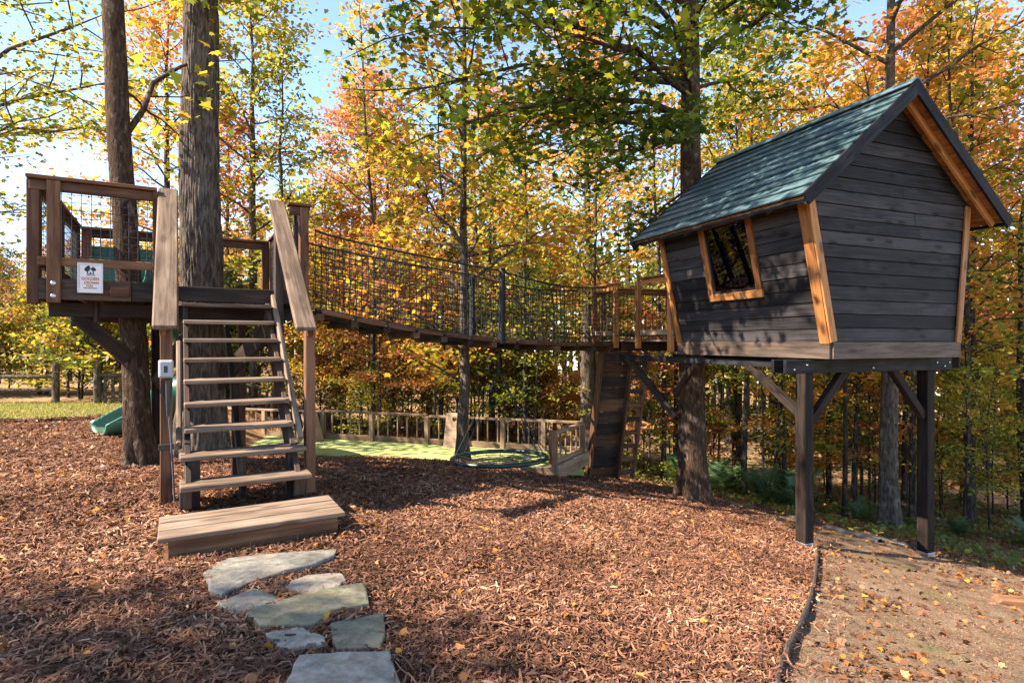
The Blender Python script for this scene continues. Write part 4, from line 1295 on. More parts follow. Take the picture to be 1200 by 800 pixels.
# left fences beyond the lawn
def rail_fence(a, b, n, label, pick=False):
    a = Vector(a); b = Vector(b)
    f_ = thing('rail_fence', (*((a + b) / 2).xy, gzf(*((a + b) / 2).xy)), label, 'fence')
    pts = [a.lerp(b, i / n) for i in range(n + 1)]
    for p in pts:
        z = gzf(p.x, p.y); tube_obj('fence_post', [([(p.x, p.y, z - .3), (p.x, p.y, z + .5), (p.x, p.y, z + .96), (p.x, p.y, z + 1.0), (p.x, p.y, z + 1.005)], [.09, .085, .08, .06, .003])], M['greybark'], f_, 9)
    for p, q in zip(pts[:-1], pts[1:]):
        for h in ((.35, .68) if not pick else (.72,)):
            a_ = Vector((p.x, p.y, gzf(p.x, p.y) + h)); b_ = Vector((q.x, q.y, gzf(q.x, q.y) + h))
            tube_obj('fence_rail', [([a_, a_.lerp(b_, .5) + Vector((0, 0, -.01)), b_], .05)], M['greybark'], f_, 8)
        if pick:
            m = int((q - p).length / .16)
            for i in range(1, m):
                c = p.lerp(q, i / m); z = gzf(c.x, c.y)
                post('picket', c.x, c.y, z - .05, z + .68, .07, M['greybark'], f_, .3, .03)
rail_fence((-16.2, 14.2, 0), (-11.4, 14.5, 0), 3, 'rustic two-rail fence at the back of the lawn')
rail_fence((-10.25, 14.35, 0), (-6.2, 15.1, 0), 2, 'rustic picket fence behind the green slide', True)

# ------------------------------------------------------------------ vegetation
MAPLE = np.array([(0, -.5), (.14, -.30), (.46, -.34), (.36, -.06), (.56, .14), (.27, .18), (.16, .36), (0, .58), (-.16, .36), (-.27, .18), (-.56, .14), (-.36, -.06), (-.46, -.34), (-.14, -.30)]) * .95
OVAL = np.array([(0, -.55), (.27, -.2), (.25, .2), (0, .6), (-.25, .2), (-.27, -.2)])
QUAD = np.array([(0, -.5), (.36, 0), (0, .55), (-.36, 0)])
def leaves(pos, size, tone, rng, shape=OVAL, tilt=.55, curl=.5):
    n = len(pos)
    yaw = rng.uniform(0, 2 * np.pi, n); a = rng.normal(0, tilt, n); b = rng.normal(0, tilt, n)
    sz = size * rng.uniform(.5, 1.35, n)
    x = shape[:, 0][None, :] * sz[:, None]; y = shape[:, 1][None, :] * sz[:, None]
    z = -curl * (shape[:, 0] ** 2)[None, :] * sz[:, None] - .25 * curl * (shape[:, 1] ** 2)[None, :] * sz[:, None]
    ca, sa, cb, sb = np.cos(a)[:, None], np.sin(a)[:, None], np.cos(b)[:, None], np.sin(b)[:, None]
    y, z = y * ca - z * sa, y * sa + z * ca
    x, z = x * cb + z * sb, -x * sb + z * cb
    cy, sy = np.cos(yaw)[:, None], np.sin(yaw)[:, None]
    x, y = x * cy - y * sy, x * sy + y * cy
    P = np.stack([x, y, z], -1) + pos[:, None, :]
    k = len(shape)
    F = np.arange(n * k).reshape(n, k)
    return P.reshape(-1, 3), F, np.clip(tone, 0, 1)

def spray(rng, a, b, n, spread, flat=.4):
    t = rng.uniform(.05, 1.12, n)[:, None]
    p = a + (b - a) * t
    g = rng.normal(0, 1, (n, 3)) * np.array([spread, spread, spread * flat])
    return p + g

def limb(rng, p0, p1, r, nsub, nleaf, spread, sag=.0, sublen=.42, paths=None, pos=None, tones=None, t0=.22, tonebase=.5, tonevar=.22, subspread=1.0):
    p0 = np.asarray(p0, float); p1 = np.asarray(p1, float)
    L = np.linalg.norm(p1 - p0)
    ts = np.linspace(0, 1, 6)
    arch = np.sin(ts * np.pi) * sag * L
    wob = rng.normal(0, .022 * L, (6, 3)) * np.sin(ts * np.pi)[:, None]
    pts = p0 + (p1 - p0) * ts[:, None] + wob; pts[:, 2] += arch
    paths.append((pts, r * (1 - ts) ** .8 * .92 + .006))
    d0 = (p1 - p0) / L
    for k in range(nsub):
        t = t0 + (1 - t0) * (k + rng.uniform(0, .9)) / nsub
        i = min(4, int(t * 5)); f = t * 5 - i
        s = pts[i] * (1 - f) + pts[i + 1] * f
        ang = rng.uniform(.35, 1.25) * (1 if k % 2 else -1) * subspread
        if k == nsub - 1: ang *= .2
        c, sn = math.cos(ang), math.sin(ang)
        d = np.array([d0[0] * c - d0[1] * sn, d0[0] * sn + d0[1] * c, d0[2] * .4 + rng.normal(0, .22)])
        d /= np.linalg.norm(d)
        l = L * sublen * (1 - .45 * t) * rng.uniform(.7, 1.25) + .15
        e = s + d * l; m = (s + e) / 2 + rng.normal(0, .05 * l, 3)
        paths.append((np.array([s, m, e]), np.array([max(.006, r * .4 * (1 - t * .6)), max(.005, r * .22), .003])))
        n = max(3, int(nleaf * rng.uniform(.6, 1.4)))
        pos.append(spray(rng, s, e, n, spread * rng.uniform(.7, 1.2)))
        ct = tonebase + rng.normal(0, tonevar * .6)
        tones.append(np.clip(ct + rng.normal(0, tonevar, n), 0, 1))

def gen_tree(seed, Ht, r0, base, Rc, nlimb, nsub, nleaf, spread, wander=.12, sides=7, top_open=False, lower_dead=0, el0=8, el1=55, tonebase=.45):
    rng = np.random.default_rng(seed)
    n = 11; ts = np.linspace(0, 1, n)
    w = np.cumsum(rng.normal(0, wander, (n, 2)), 0) * .5; w -= w[0]
    tr = np.stack([w[:, 0] * ts, w[:, 1] * ts, ts * Ht - .15], -1)
    rad = r0 * (1 - ts) ** .75 * .95 + .008; rad[0] *= 1.45; rad[1] *= 1.03
    # extra ring near the foot for a flare
    tr = np.insert(tr, 1, tr[0] * .7 + tr[1] * .3 if Ht < 5 else tr[0] + np.array([0, 0, .45]), 0); rad = np.insert(rad, 1, r0 * 1.08)
    trunk = [(tr, rad)]; br_ = []; pos = []; tones = []
    for i in range(nlimb):
        rel = (i + rng.uniform(0, .8)) / nlimb
        h = base + (Ht * .97 - base) * rel
        f = (h + .15) / Ht * (n - 1); k = int(min(n - 2, f))
        tt = np.clip((h + .15) / Ht, 0, 1)
        s = np.array([np.interp(h, tr[:, 2], tr[:, 0]), np.interp(h, tr[:, 2], tr[:, 1]), h])
        az = i * 2.399 + rng.uniform(-.5, .5)
        L = Rc * ((1 - rel) ** .55 * .85 + .18) * (.55 + .45 * min(1, rel * 4 + .5)) * rng.uniform(.7, 1.15)
        el = R(el0 + (el1 - el0) * rel + rng.normal(0, 8))
        e = s + L * np.array([math.cos(az) * math.cos(el), math.sin(az) * math.cos(el), math.sin(el)])
        rr = max(.010, .42 * float(np.interp(h, tr[:, 2], rad)))
        limb(rng, s, e, rr, nsub, nleaf, spread, .05, paths=br_, pos=pos, tones=tones, tonebase=tonebase + .1 * (rel - .5))
    return trunk, br_, np.concatenate(pos), np.concatenate(tones), rng

def wood_mesh(trunk, br_, sides=8, bs=4):
    V1, F1 = tubes(trunk, sides); V2, F2 = tubes(br_, bs)
    return np_mesh('trunk', np.concatenate([V1, V2]), np.concatenate([F1, F2 + len(V1)]), smooth=True)

def make_proto(seed, leaf, shape=OVAL, sides=7, tilt=.6, **kw):
    tr, b, pos, tn, rng = gen_tree(seed, **kw)
    V, F, T = leaves(pos, leaf, tn, rng, shape, tilt)
    return wood_mesh(tr, b, sides, 3), np_mesh('crown', V, F, T)

def place(name, tm, cm, x, y, s, rz, barkm, leafm, label, group, sz=None, cat='tree', lean=0):
    z = gzf(x, y)
    o = bpy.data.objects.new(name, None); COL.objects.link(o)
    o.empty_display_size = .1
    o.location = (x, y, z); o.rotation_euler = (lean, 0, rz); o.scale = (s, s, sz or s)
    tag(o, label, cat, group)
    for nm, me, mt in (('trunk' if cat == 'tree' else 'stem', tm, barkm), ('crown' if cat == 'tree' else 'foliage', cm, leafm)):
        if me is None: continue
        if not me.materials: me.materials.append(mt)
        c = bpy.data.objects.new(nm, me); COL.objects.link(c); c.parent = o
        if me.materials[0] != mt:
            c.material_slots[0].link = 'OBJECT'; c.material_slots[0].material = mt
    return o

# --- the five trees that stand in the playground
def ridged_trunk(pts, rad, sides, rng, amp=.06, nr=9):
    """tapered trunk with flutes and flare: returns V,F"""
    V, F = tubes([(pts, rad)], sides)
    P = V.reshape(len(pts), sides, 3); c = np.asarray(pts)[:, None, :]
    ang = np.arange(sides) / sides * 2 * np.pi
    ph = rng.uniform(0, 6.28, 3)
    hh = np.arange(len(pts))[:, None] * .35
    k = 1 + amp * (np.sin(nr * ang[None] + ph[0] + hh * .5) * .5 + np.sin(5 * ang[None] + ph[1] - hh * .3) * .6 + np.sin(2 * ang[None] + ph[2]) * .4)
    hgt_ = np.clip(np.asarray(pts)[:, 2:3] - np.asarray(pts)[0, 2] - .2, 0, None)
    k = k + .42 * np.exp(-hgt_ / .30) * np.clip(np.sin(5 * ang[None] + ph[1]) + .35 * np.sin(3 * ang[None] + ph[0]), -.25, 1)
    return (c + (P - c) * k[:, :, None]).reshape(-1, 3), F

def trunk_pts(x, y, z0, Ht, lean=(0, 0), n=34, wob=.03, rng=None, bend=0):
    t = np.linspace(0, 1, n) ** 1.7
    w = np.cumsum(rng.normal(0, wob, (n, 2)), 0) * .3; w -= w[0]
    P = np.stack([x + lean[0] * t * Ht + w[:, 0], y + lean[1] * t * Ht + w[:, 1], z0 - .2 + t * Ht], -1)
    return P
def taper(r0, Ht, n=34, flare=.5, top=.25):
    t = np.linspace(0, 1, n) ** 1.7
    return r0 * (1 - (1 - top) * t) + r0 * flare * np.exp(-t * Ht / .28)

def tree_from(name, label, x, y, Ht, r0, lean, limbs, leafsize, bark, leafm, seed, spread=.30, extra=None, nsub=8, nleaf=26, amp=.05, wob=.03, top=.25, flare=.5, nr=9, tonebase=.4, crown=None, tonevar=.22, shape=MAPLE, furrow=0):
    rng = np.random.default_rng(seed)
    z0 = gzf(x, y)
    P = trunk_pts(x, y, z0, Ht, lean, rng=rng, wob=wob); rad = taper(r0, Ht, flare=flare, top=top)
    o = thing(name, (x, y, z0), label, 'tree')
    if furrow:
        m = 230; tt = np.linspace(0, 1, m) ** 1.25
        P2 = np.stack([np.interp(tt, np.linspace(0, 1, len(P)), P[:, i]) for i in range(3)], -1); r2 = np.interp(tt, np.linspace(0, 1, len(P)), rad)
        V, F = ridged_trunk(P2, r2, 150, rng, amp, 3)
        Q = V.reshape(m, 150, 3); c = P2[:, None, :]; ang = np.arange(150)[None] / 150 * 2 * np.pi; zz_ = P2[:, 2][:, None]
        wv_ = .55 * np.sin(3.1 * zz_ + 2 * np.sin(3 * ang)) + .35 * np.sin(7.7 * zz_ + 5 * np.sin(2 * ang + 1)) + .25 * np.sin(15 * zz_ + 9 * np.sin(ang * 4))
        ph_ = 19 * ang + wv_ * 1.5
        rdg = np.abs(np.sin(ph_)) ** .6 * (.72 + .28 * np.sin(9 * zz_ + 4 * np.sin(np.floor(ph_ / np.pi) * 2.7)))
        cr_ = rng.normal(0, .05, rdg.shape)
        k_ = 1 + furrow * (rdg - .75 + cr_) / r2[:, None]
        V = (c + (Q - c) * k_[:, :, None]).reshape(-1, 3)
    else:
        V, F = ridged_trunk(P, rad, 28, rng, amp, nr)
    VT, FT = V, F
    br_ = []; pos = []; tones = []
    at = lambda z: np.array([np.interp(z, P[:, 2], P[:, 0]), np.interp(z, P[:, 2], P[:, 1]), z])
    for lb in limbs:
        zs, e, r = lb[0], lb[1], lb[2]
        k = lb[3] if len(lb) > 3 else nsub
        limb(rng, at(zs), e, r, k, nleaf, spread, sag=lb[4] if len(lb) > 4 else .06, paths=br_, pos=pos, tones=tones, tonebase=tonebase, tonevar=tonevar)
    if crown:
        base, Rc, nl = crown
        for i in range(nl):
            rel = (i + rng.uniform(0, .8)) / nl; h = base + (z0 + Ht - .3 - base) * rel
            az = i * 2.399 + rng.uniform(-.4, .4); L = Rc * ((1 - rel) ** .5 * .8 + .2) * rng.uniform(.7, 1.15); el = R(10 + 50 * rel)
            s = at(h)
            limb(rng, s, s + L * np.array([math.cos(az) * math.cos(el), math.sin(az) * math.cos(el), math.sin(el)]), r0 * .3 * (1 - rel * .6), nsub, nleaf, spread, paths=br_, pos=pos, tones=tones, tonebase=tonebase, tonevar=tonevar)
    V2, F2 = tubes(br_, 6)
    mobj('trunk', np_mesh('trunk', np.concatenate([VT, V2]), np.concatenate([FT, F2 + len(VT)]), smooth=True), bark, o)
    p = np.concatenate(pos); t = np.concatenate(tones)
    V, F, T = leaves(p, leafsize, t, rng, shape, .5)
    mobj('crown', np_mesh('crown', V, F, T), leafm, o)
    return o

tree_from('oak_tree', 'massive trunk with deeply furrowed grey bark rising through the platform', OAK.x, OAK.y, 15, .285, (-.004, .01),
          [(5.6, (-3.2, 6.6, 6.2), .02, 3, .02), (6.0, (-3.4, 6.9, 5.6), .012, 3, .02)], .13, M['oakbark'], M['Lyg'], 11, amp=.05, nr=13, crown=(7.2, 4.6, 22), nsub=8, nleaf=28, spread=.38, wob=.015, furrow=.03)
tree_from('slender_tree', 'slim reddish-brown trunk with pale lichen flecks passing through the platform railing', TR2.x, TR2.y, 12, .138, (-.058, .0),
          [(3.75, (-3.95, 7.6, 5.3), .035, 4, .12), (4.4, (-4.4, 7.9, 4.2), .012, 3, .0)], .12, M['bark'], M['Lyellow'], 12, amp=.03, crown=(6.8, 3.2, 12), nsub=7, nleaf=20, spread=.35, flare=.22, top=.5)
tree_from('maple_tree', 'slim maple with golden leaves growing beside the turf and the round swing', -.90, 9.98, 9.2, .105, (.002, .012),
          [(1.3, (-2.3, 9.2, 2.4), .03, 7, .05), (2.3, (-2.2, 11.2, 3.3), .035, 8, .08), (2.5, (.7, 9.6, 3.4), .035, 8, .05), (2.9, (-.2, 11.6, 4.0), .03, 7, .05), (.75, (-1.9, 9.6, 1.45), .02, 6, .04), (3.1, (-1.8, 9.2, 4.3), .03, 7, .05), (1.0, (-1.5, 11.2, 1.3), .018, 5, .04)],
          .125, M['greybark'], M['Lyellow'], 13, amp=.04, crown=(2.8, 2.3, 19), nsub=7, nleaf=22, spread=.24, flare=.5, tonebase=.5, top=.12, tonevar=.28)
tree_from('beech_tree', 'big straight trunk holding up the cabin deck under a broad green crown', HT.x, HT.y, 14.5, .235, (-.004, .004),
          [(5.3, (-.75, 7.7, 4.35), .055, 11, .10), (5.0, (1.3, 8.3, 3.95), .045, 9, .05), (5.7, (.3, 6.7, 5.0), .05, 11, .08), (6.2, (-1.2, 8.5, 6.1), .05, 11, .06), (6.6, (-.4, 6.5, 6.5), .05, 11, .06),
           (5.6, (1.9, 6.9, 5.3), .04, 9, .05), (6.4, (1.0, 5.6, 6.6), .045, 10, .05), (6.9, (3.2, 6.2, 7.0), .045, 10, .05), (6.0, (-.3, 10.6, 5.6), .04, 10, .05), (7.2, (-1.6, 7.6, 7.6), .05, 11, .06),
           (5.8, (5.0, 11.8, 6.3), .04, 8, .08), (6.3, (5.2, 8.6, 7.0), .045, 9, .08), (4.1, (2.0, 9.9, 3.1), .028, 6, .10), (6.1, (1.0, 8.9, 5.4), .04, 9, .06), (7.6, (.6, 6.8, 8.2), .05, 11, .06), (4.9, (2.2, 8.6, 4.6), .03, 7, .05), (5.9, (-1.7, 8.9, 5.3), .05, 10, .06), (5.2, (.6, 8.2, 4.1), .04, 9, .08), (6.6, (-2.0, 8.0, 6.7), .05, 11, .05), (6.8, (4.4, 8.3, 6.6), .04, 9, .06), (5.4, (-.2, 9.2, 4.6), .04, 9, .08)],
          .118, M['bark'], M['Lgreen'], 14, amp=.045, crown=(8.0, 4.2, 16), nsub=9, nleaf=42, spread=.25, flare=.6, tonebase=.5, tonevar=.26, wob=.012, top=.3)
tree_from('leaning_tree', 'rough grey leaning trunk standing behind the far cabin post', 7.1, 10.9, 13, .165, (.018, .03),
          [(3.0, (8.6, 11.6, 4.6), .04, 6), (4.4, (6.0, 9.9, 6.2), .04, 7)], .13, M['greybark'], M['Lorange'], 15, amp=.06, crown=(5.5, 3.4, 18), nsub=7, nleaf=22, spread=.34, flare=.45)
tree_from('overhanging_tree', 'yellow-green maple branches reaching over the lawn beside the platform', -11.4, 10.6, 8, .2, (.0, .0),
          [(4.2, (-8.3, 9.9, 5.3), .06, 10, .05), (4.8, (-7.6, 11.3, 6.6), .06, 11, .05), (3.6, (-8.6, 10.4, 3.8), .05, 8, .05), (5.4, (-7.2, 10.4, 7.4), .06, 11, .05), (5.0, (-8.2, 12.4, 6.0), .05, 9, .05), (6.2, (-7.6, 9.3, 7.9), .06, 10, .05)],
          .098, M['greybark'], M['Lyg'], 16, nsub=12, nleaf=80, spread=.30, tonebase=.52, tonevar=.3)

# --- forest prototypes
PR = {
 'tall': [make_proto(100 + i, .155, Ht=15, r0=.17, base=4.4, Rc=3.4, nlimb=30, nsub=8, nleaf=34, spread=.30) for i in range(3)],
 'mid': [make_proto(120 + i, .125, Ht=9, r0=.095, base=2.1, Rc=2.6, nlimb=24, nsub=8, nleaf=30, spread=.24) for i in range(3)],
 'slim': [make_proto(140 + i, .13, Ht=12, r0=.075, base=3.2, Rc=1.8, nlimb=24, nsub=5, nleaf=16, spread=.24, wander=.2) for i in range(3)],
 'sapling': [make_proto(160 + i, .10, Ht=4.4, r0=.026, base=1.0, Rc=1.3, nlimb=14, nsub=5, nleaf=18, spread=.15, wander=.1, el0=15) for i in range(3)],
 'shrub': [make_proto(180 + i, .085, Ht=2.0, r0=.018, base=.15, Rc=1.15, nlimb=16, nsub=5, nleaf=26, spread=.15, wander=.06, el0=20, el1=75) for i in range(3)],
}
vr = random.Random(21)
LM = {'g': 'Lgreen', 'yg': 'Lyg', 'y': 'Lyellow', 'o': 'Lorange', 'r': 'Lred', 'ol': 'Lolive'}
CN = {'g': 'green', 'yg': 'yellow-green', 'y': 'golden yellow', 'o': 'orange', 'r': 'red', 'ol': 'olive green'}
def put(kind, x, y, s, pal, where, bark='darkbark', sz=None):
    tm, cm = vr.choice(PR[kind])
    nm = {'tall': 'forest_tree', 'mid': 'understory_tree', 'slim': 'slim_tree', 'sapling': 'sapling', 'shrub': 'shrub'}[kind]
    desc = {'tall': 'tall {} leaved tree', 'mid': 'bushy {} leaved tree', 'slim': 'thin dark {} leaved tree', 'sapling': 'young {} leaved sapling', 'shrub': 'low {} leaved shrub'}[kind]
    cat = {'shrub': 'shrub'}.get(kind, 'tree')
    lab = desc.format(CN[pal]) + ' ' + where
    place(nm, tm, cm, x, y, s, vr.uniform(0, 6.28), M[bark], M[LM[pal]], lab, lab, sz, cat)

WB = 'in the woods beyond the turf fence'
WL = 'behind the lawn past the platform'
WR = 'in the woods behind the cabin'
# behind the oak and platform (yellow mass), left sky gap kept open
for (k, x, y, s, p, w) in [
    ('tall', -6.9, 15.5, .78, 'yg', WL), ('mid', -8.6, 17.5, .95, 'r', WL), 
    ('mid', -12.5, 21, .62, 'yg', WL), ('mid', -15.0, 22, .55, 'ol', WL), ('mid', -17.5, 23, .6, 'r', WL), ('mid', -20, 25, .62, 'o', WL), ('mid', -22.5, 26, .62, 'ol', WL),
    ('mid', -25, 27, .7, 'r', WL), ('mid', -19, 21.5, .5, 'ol', WL), ('mid', -13.8, 17.2, .45, 'y', WL), ('mid', -11.2, 16.6, .46, 'yg', WL), ('mid', -16.4, 18.2, .5, 'r', WL), ('mid', -9.6, 16.4, .46, 'y', WL), ('mid', -12.4, 16.2, .42, 'yg', WL), ('mid', -15.2, 16.8, .45, 'ol', WL), ('mid', -8.2, 16.0, .42, 'yg', WL),
    ('tall', -9.3, 15.6, .74, 'o', WL),
    # centre
    ('tall', -5.2, 22, .85, 'r', WB), ('mid', -3.6, 17.5, 1.0, 'o', WB), ('tall', -6.8, 26, .9, 'r', WB), ('mid', -2.3, 16.2, .85, 'o', WB), 
    ('mid', -.6, 17.2, 1.0, 'g', WB), ('mid', 1.2, 16.4, .65, 'o', WB), ('tall', 2.6, 20, 1.0, 'o', WB), 
    ('mid', -4.6, 15.8, .7, 'o', WB), ('tall', -.8, 28, 1.0, 'o', WB), ('tall', 3.6, 27, 1.1, 'g', WB), ('mid', 5.0, 16.6, .6, 'yg', WB),
    ('mid', -3.2, 14.0, .55, 'r', WB), ('mid', -1.9, 14.2, .5, 'o', WB), ('mid', .4, 14.4, .55, 'g', WB), ('mid', -5.0, 14.6, .5, 'y', WB), ('mid', 2.6, 14.6, .5, 'yg', WB),
    # right
    ('tall', 6.6, 17, .95, 'yg', WR), ('mid', 7.2, 15.6, .65, 'yg', WR), ('tall', 11.8, 16.5, .95, 'r', WR), ('tall', 14.5, 18.5, 1.0, 'o', WR), ('mid', 10.4, 14.8, .6, 'y', WR),
    ('tall', 12.5, 23, 1.1, 'y', WR), ('tall', 17.5, 22, 1.1, 'y', WR), ('mid', 16, 16.5, .9, 'g', WR), 
    ('tall', 20, 20, 1.0, 'o', WR), ('tall', 16, 27, 1.1, 'o', WR), ('tall', 10.5, 28, 1.1, 'y', WR), ('tall', 22, 27, 1.1, 'r', WR)]:
    put(k, x, y, s, p, w, 'greybark' if vr.random() < .4 else 'darkbark')
# thin stems
for (x, y, s, p) in [(-3.4, 14.2, .9, 'y'), (-5.8, 14.6, .85, 'yg'), (1.9, 13.6, .8, 'yg'), (.3, 13.9, .75, 'y'), (3.6, 13.8, .8, 'yg'), (5.2, 13.0, .85, 'y'), (6.3, 13.4, .8, 'yg'), (8.7, 12.6, .95, 'o'), (9.6, 12.2, .95, 'yg'), (10.3, 13.0, 1.0, 'y'), (9.2, 13.6, .9, 'o'),
                  (11.0, 12.4, .9, 'yg'), (7.9, 13.4, .85, 'y'), (12.2, 13.8, 1.0, 'o'), (11.6, 11.4, .95, 'y'), (13.4, 12.7, 1.0, 'yg'), (5.8, 14.9, .9, 'yg'), (8.3, 15.2, .9, 'y'), (4.2, 14.9, .9, 'o'), (-1.8, 14.6, .8, 'yg'), (10.9, 15.4, 1.0, 'y'), (7.0, 12.2, .7, 'y'), (12.8, 11.0, .9, 'o')]:
    put('slim', x, y, s, p, 'beyond the fence and cabin' if x < 5.5 else 'at the edge of the path behind the cabin')
# saplings and shrubs in the understory
for i in range(64):
    x = vr.uniform(-5.5, 16); y = 12.6 + vr.uniform(0, 5.5) + max(0, (3 - x)) * .12
    if x > 5: y = vr.uniform(10.6, 17.5) + .0
    if x > 5 and x / y < .62 and y < 12: y += 2.5
    if x / y > 1.05: continue
    put('sapling', x, y, vr.uniform(.6, 1.15), vr.choice(['yg', 'g', 'yg', 'y', 'o', 'yg', 'r']), 'in the undergrowth beyond the playground')
for i in range(40):
    x = vr.uniform(-6, 15); y = vr.uniform(13.8, 20)
    if x / y > 1.0: continue
    put('shrub', x, y, vr.uniform(.6, 1.2), vr.choice(['yg', 'ol', 'yg', 'yg', 'y', 'o']), 'in the undergrowth beyond the playground')
for i in range(46):
    x = vr.uniform(-24, -7.2); y = 15.0 + vr.uniform(0, 3)
    put('shrub', x, y, vr.uniform(.9, 1.5), vr.choice(['yg', 'y', 'ol', 'y', 'yg']), 'along the fence behind the lawn')
WS = 'beside the mulch bed facing the stairs'
for (k, x, y, s, p) in [('tall', -12.8, -.8, .8, 'y')]:
    put(k, x, y, s, p, WS, 'greybark')
# snag
sr = np.random.default_rng(3)
P_ = trunk_pts(1.75, 13.4, gzf(1.75, 13.4), 3.9, rng=sr, n=10, wob=.02)
sn = thing('dead_trunk', (1.75, 13.4, gzf(1.75, 13.4)), 'bare broken-off trunk standing behind the fence corner and bridge end', 'tree')
V_, F_ = ridged_trunk(P_, np.concatenate([taper(.17, 3.9, 10, top=.85)[:-1], [.10]]), 18, sr)
mobj('trunk', np_mesh('trunk', V_, F_, smooth=True), M['greybark'], sn)

# distant woods: one mass
dr = np.random.default_rng(77)
nD = 46000
cx = dr.uniform(-48, 48, 420); cyy = dr.uniform(33, 62, 420)
hgt = np.interp(cx / cyy, [-.9, -.62, -.5, -.35, .9], [7, 7.5, 10, 14, 17]) * dr.uniform(.7, 1.1, 420)
idx = dr.integers(0, 420, nD)
q = dr.normal(0, 1, (nD, 3)); q /= np.linalg.norm(q, axis=1)[:, None]; q *= dr.uniform(.3, 1, nD)[:, None] ** .5
pos = np.stack([cx[idx] + q[:, 0] * 2.6, cyy[idx] + q[:, 1] * 2.6, gz(cx[idx], cyy[idx]) + hgt[idx] * .55 + q[:, 2] * hgt[idx] * .46], -1)
tn = np.clip(dr.uniform(0, 1, 420)[idx] * .8 + dr.normal(.1, .12, nD), 0, 1)
M['Lfar'] = leaf_mat('distant_foliage', [(0, (.08, .10, .03)), (.35, (.20, .20, .05)), (.65, (.38, .28, .06)), (.85, (.44, .19, .055)), (1, (.34, .11, .06))], .45, 0)
V, F, T = leaves(pos, .62, tn, dr, QUAD, .7)
fw = mobj('distant_woods', np_mesh('distant_woods', V, F, T), M['Lfar'])
tag(fw, 'far autumn woods closing the view behind all nearer trees', 'woods', kind='stuff')
tpaths = [(np.array([(a, b, float(gz(a, b)) - .3), (a + .1, b, float(gz(a, b)) + h * .5), (a, b, float(gz(a, b)) + h * .9)]), np.array([.2, .14, .04])) for a, b, h in zip(cx, cyy, hgt)]
V, F = tubes(tpaths, 4)
ft = mobj('distant_trunks', np_mesh('distant_trunks', V, F), M['darkbark'])
tag(ft, 'far trunks of the autumn woods behind all nearer trees', 'woods', kind='stuff')

# --- ground scatter
gr = np.random.default_rng(9)
def stones_mask(x, y):
    m = np.zeros(x.shape, bool)
    for p in STPOLY:
        c_ = np.mean(p, 0); m |= inside(x, y, [tuple(c_ + (np.array(q) - c_) * .93) for q in p])
    # bottom step footprint
    u = (x - SO.x) * SU.x + (y - SO.y) * SU.y; v = (x - SO.x) * SV.x + (y - SO.y) * SV.y
    return m | ((u > 0) & (u < 1.2) & (v > .0) & (v < .58))
def scatter(n, x0, x1, y0, y1, poly, dens):
    x = gr.uniform(x0, x1, n); y = gr.uniform(y0, y1, n)
    k = inside(x, y, poly) & (gr.uniform(0, 1, n) < dens(x, y)) & (np.abs(x) < 1.05 * y + 1.0)
    k &= ~stones_mask(x, y)
    return x[k], y[k]
SPILL = [(-12, .6), (1.3, .6)] + [(a + .30, b) for a, b in EDGE] + [(3.3, 12.1), (-12, 12.1)]
x, y = scatter(1050000, -12, 4.4, 1.6, 12.6, SPILL, lambda x, y: np.where(inside(x, y, MULCH), 1.0, np.where(x > 0, .10 * (gr.uniform(0, 1, x.shape) > .3), 0)) * np.clip(np.where(y < 5, 1.0, (5 / y) ** 1.9), 0, 1))
if len(x) > 215000: x, y = x[:215000], y[:215000]
n = len(x)
L_ = (.018 + .11 * gr.beta(1.3, 2.2, n)) * np.where(y > 6, 1.25, 1.0); Wd = (.0012 + .0058 * gr.beta(1.4, 2.0, n)) * np.where(y > 6, 1.4, 1.0)
yaw = gr.uniform(0, 6.283, n); bend = gr.normal(0, 1.5, n); pit = gr.normal(0, .28, n); roll = gr.normal(0, .5, n)
ts = np.array([-.5, -.17, .17, .5])
ax_ = yaw[:, None] + bend[:, None] * ts[None]
# integrate a bent centre line
dx = np.cos(ax_) * L_[:, None] / 3; dy = np.sin(ax_) * L_[:, None] / 3
cxs = np.cumsum(dx, 1) - dx; cys = np.cumsum(dy, 1) - dy
cxs -= cxs.mean(1, keepdims=True); cys -= cys.mean(1, keepdims=True)
zz = ts[None] * np.sin(pit)[:, None] * L_[:, None] + .012 * gr.uniform(-1, 1, (n, 1)) * (1 - 4 * ts[None] ** 2)
wv = Wd[:, None] * np.array([.55, 1, 1, .5])[None]
nxx = -np.sin(ax_) * wv; nyy = np.cos(ax_) * wv
X1 = x[:, None] + cxs + nxx; Y1 = y[:, None] + cys + nyy; X2 = x[:, None] + cxs - nxx; Y2 = y[:, None] + cys - nyy
bz_ = (gz(x, y) + .9 * und(x, y) + .014 + gr.uniform(0, .022, n))[:, None] + zz
Z1 = bz_ + np.sin(roll)[:, None] * wv; Z2 = bz_ - np.sin(roll)[:, None] * wv
V = np.stack([np.stack([X1, Y1, Z1], -1), np.stack([X2, Y2, Z2], -1)], 2).reshape(-1, 3)   # n,4,2,3
b0 = np.arange(n)[:, None] * 8 + np.arange(3)[None] * 2
F = np.stack([b0, b0 + 1, b0 + 3, b0 + 2], -1).reshape(-1, 4)
pat = .5 * np.sin(1.3 * x + 2 * np.sin(.9 * y)) * np.sin(1.7 * y + .8) + .5 * np.sin(3.1 * x - 1.2 * y) * np.sin(2.3 * y + 1.9 * x)
tone = np.repeat(np.clip(gr.beta(1.9, 2.5, n) + .17 * pat + gr.normal(0, .05, n), 0, 1), 3)
mu = mobj('mulch_shreds', np_mesh('mulch_shreds', V, F, tone), M['mulch'])
tag(mu, 'loose reddish-brown shredded bark covering the play area', 'mulch', kind='stuff')
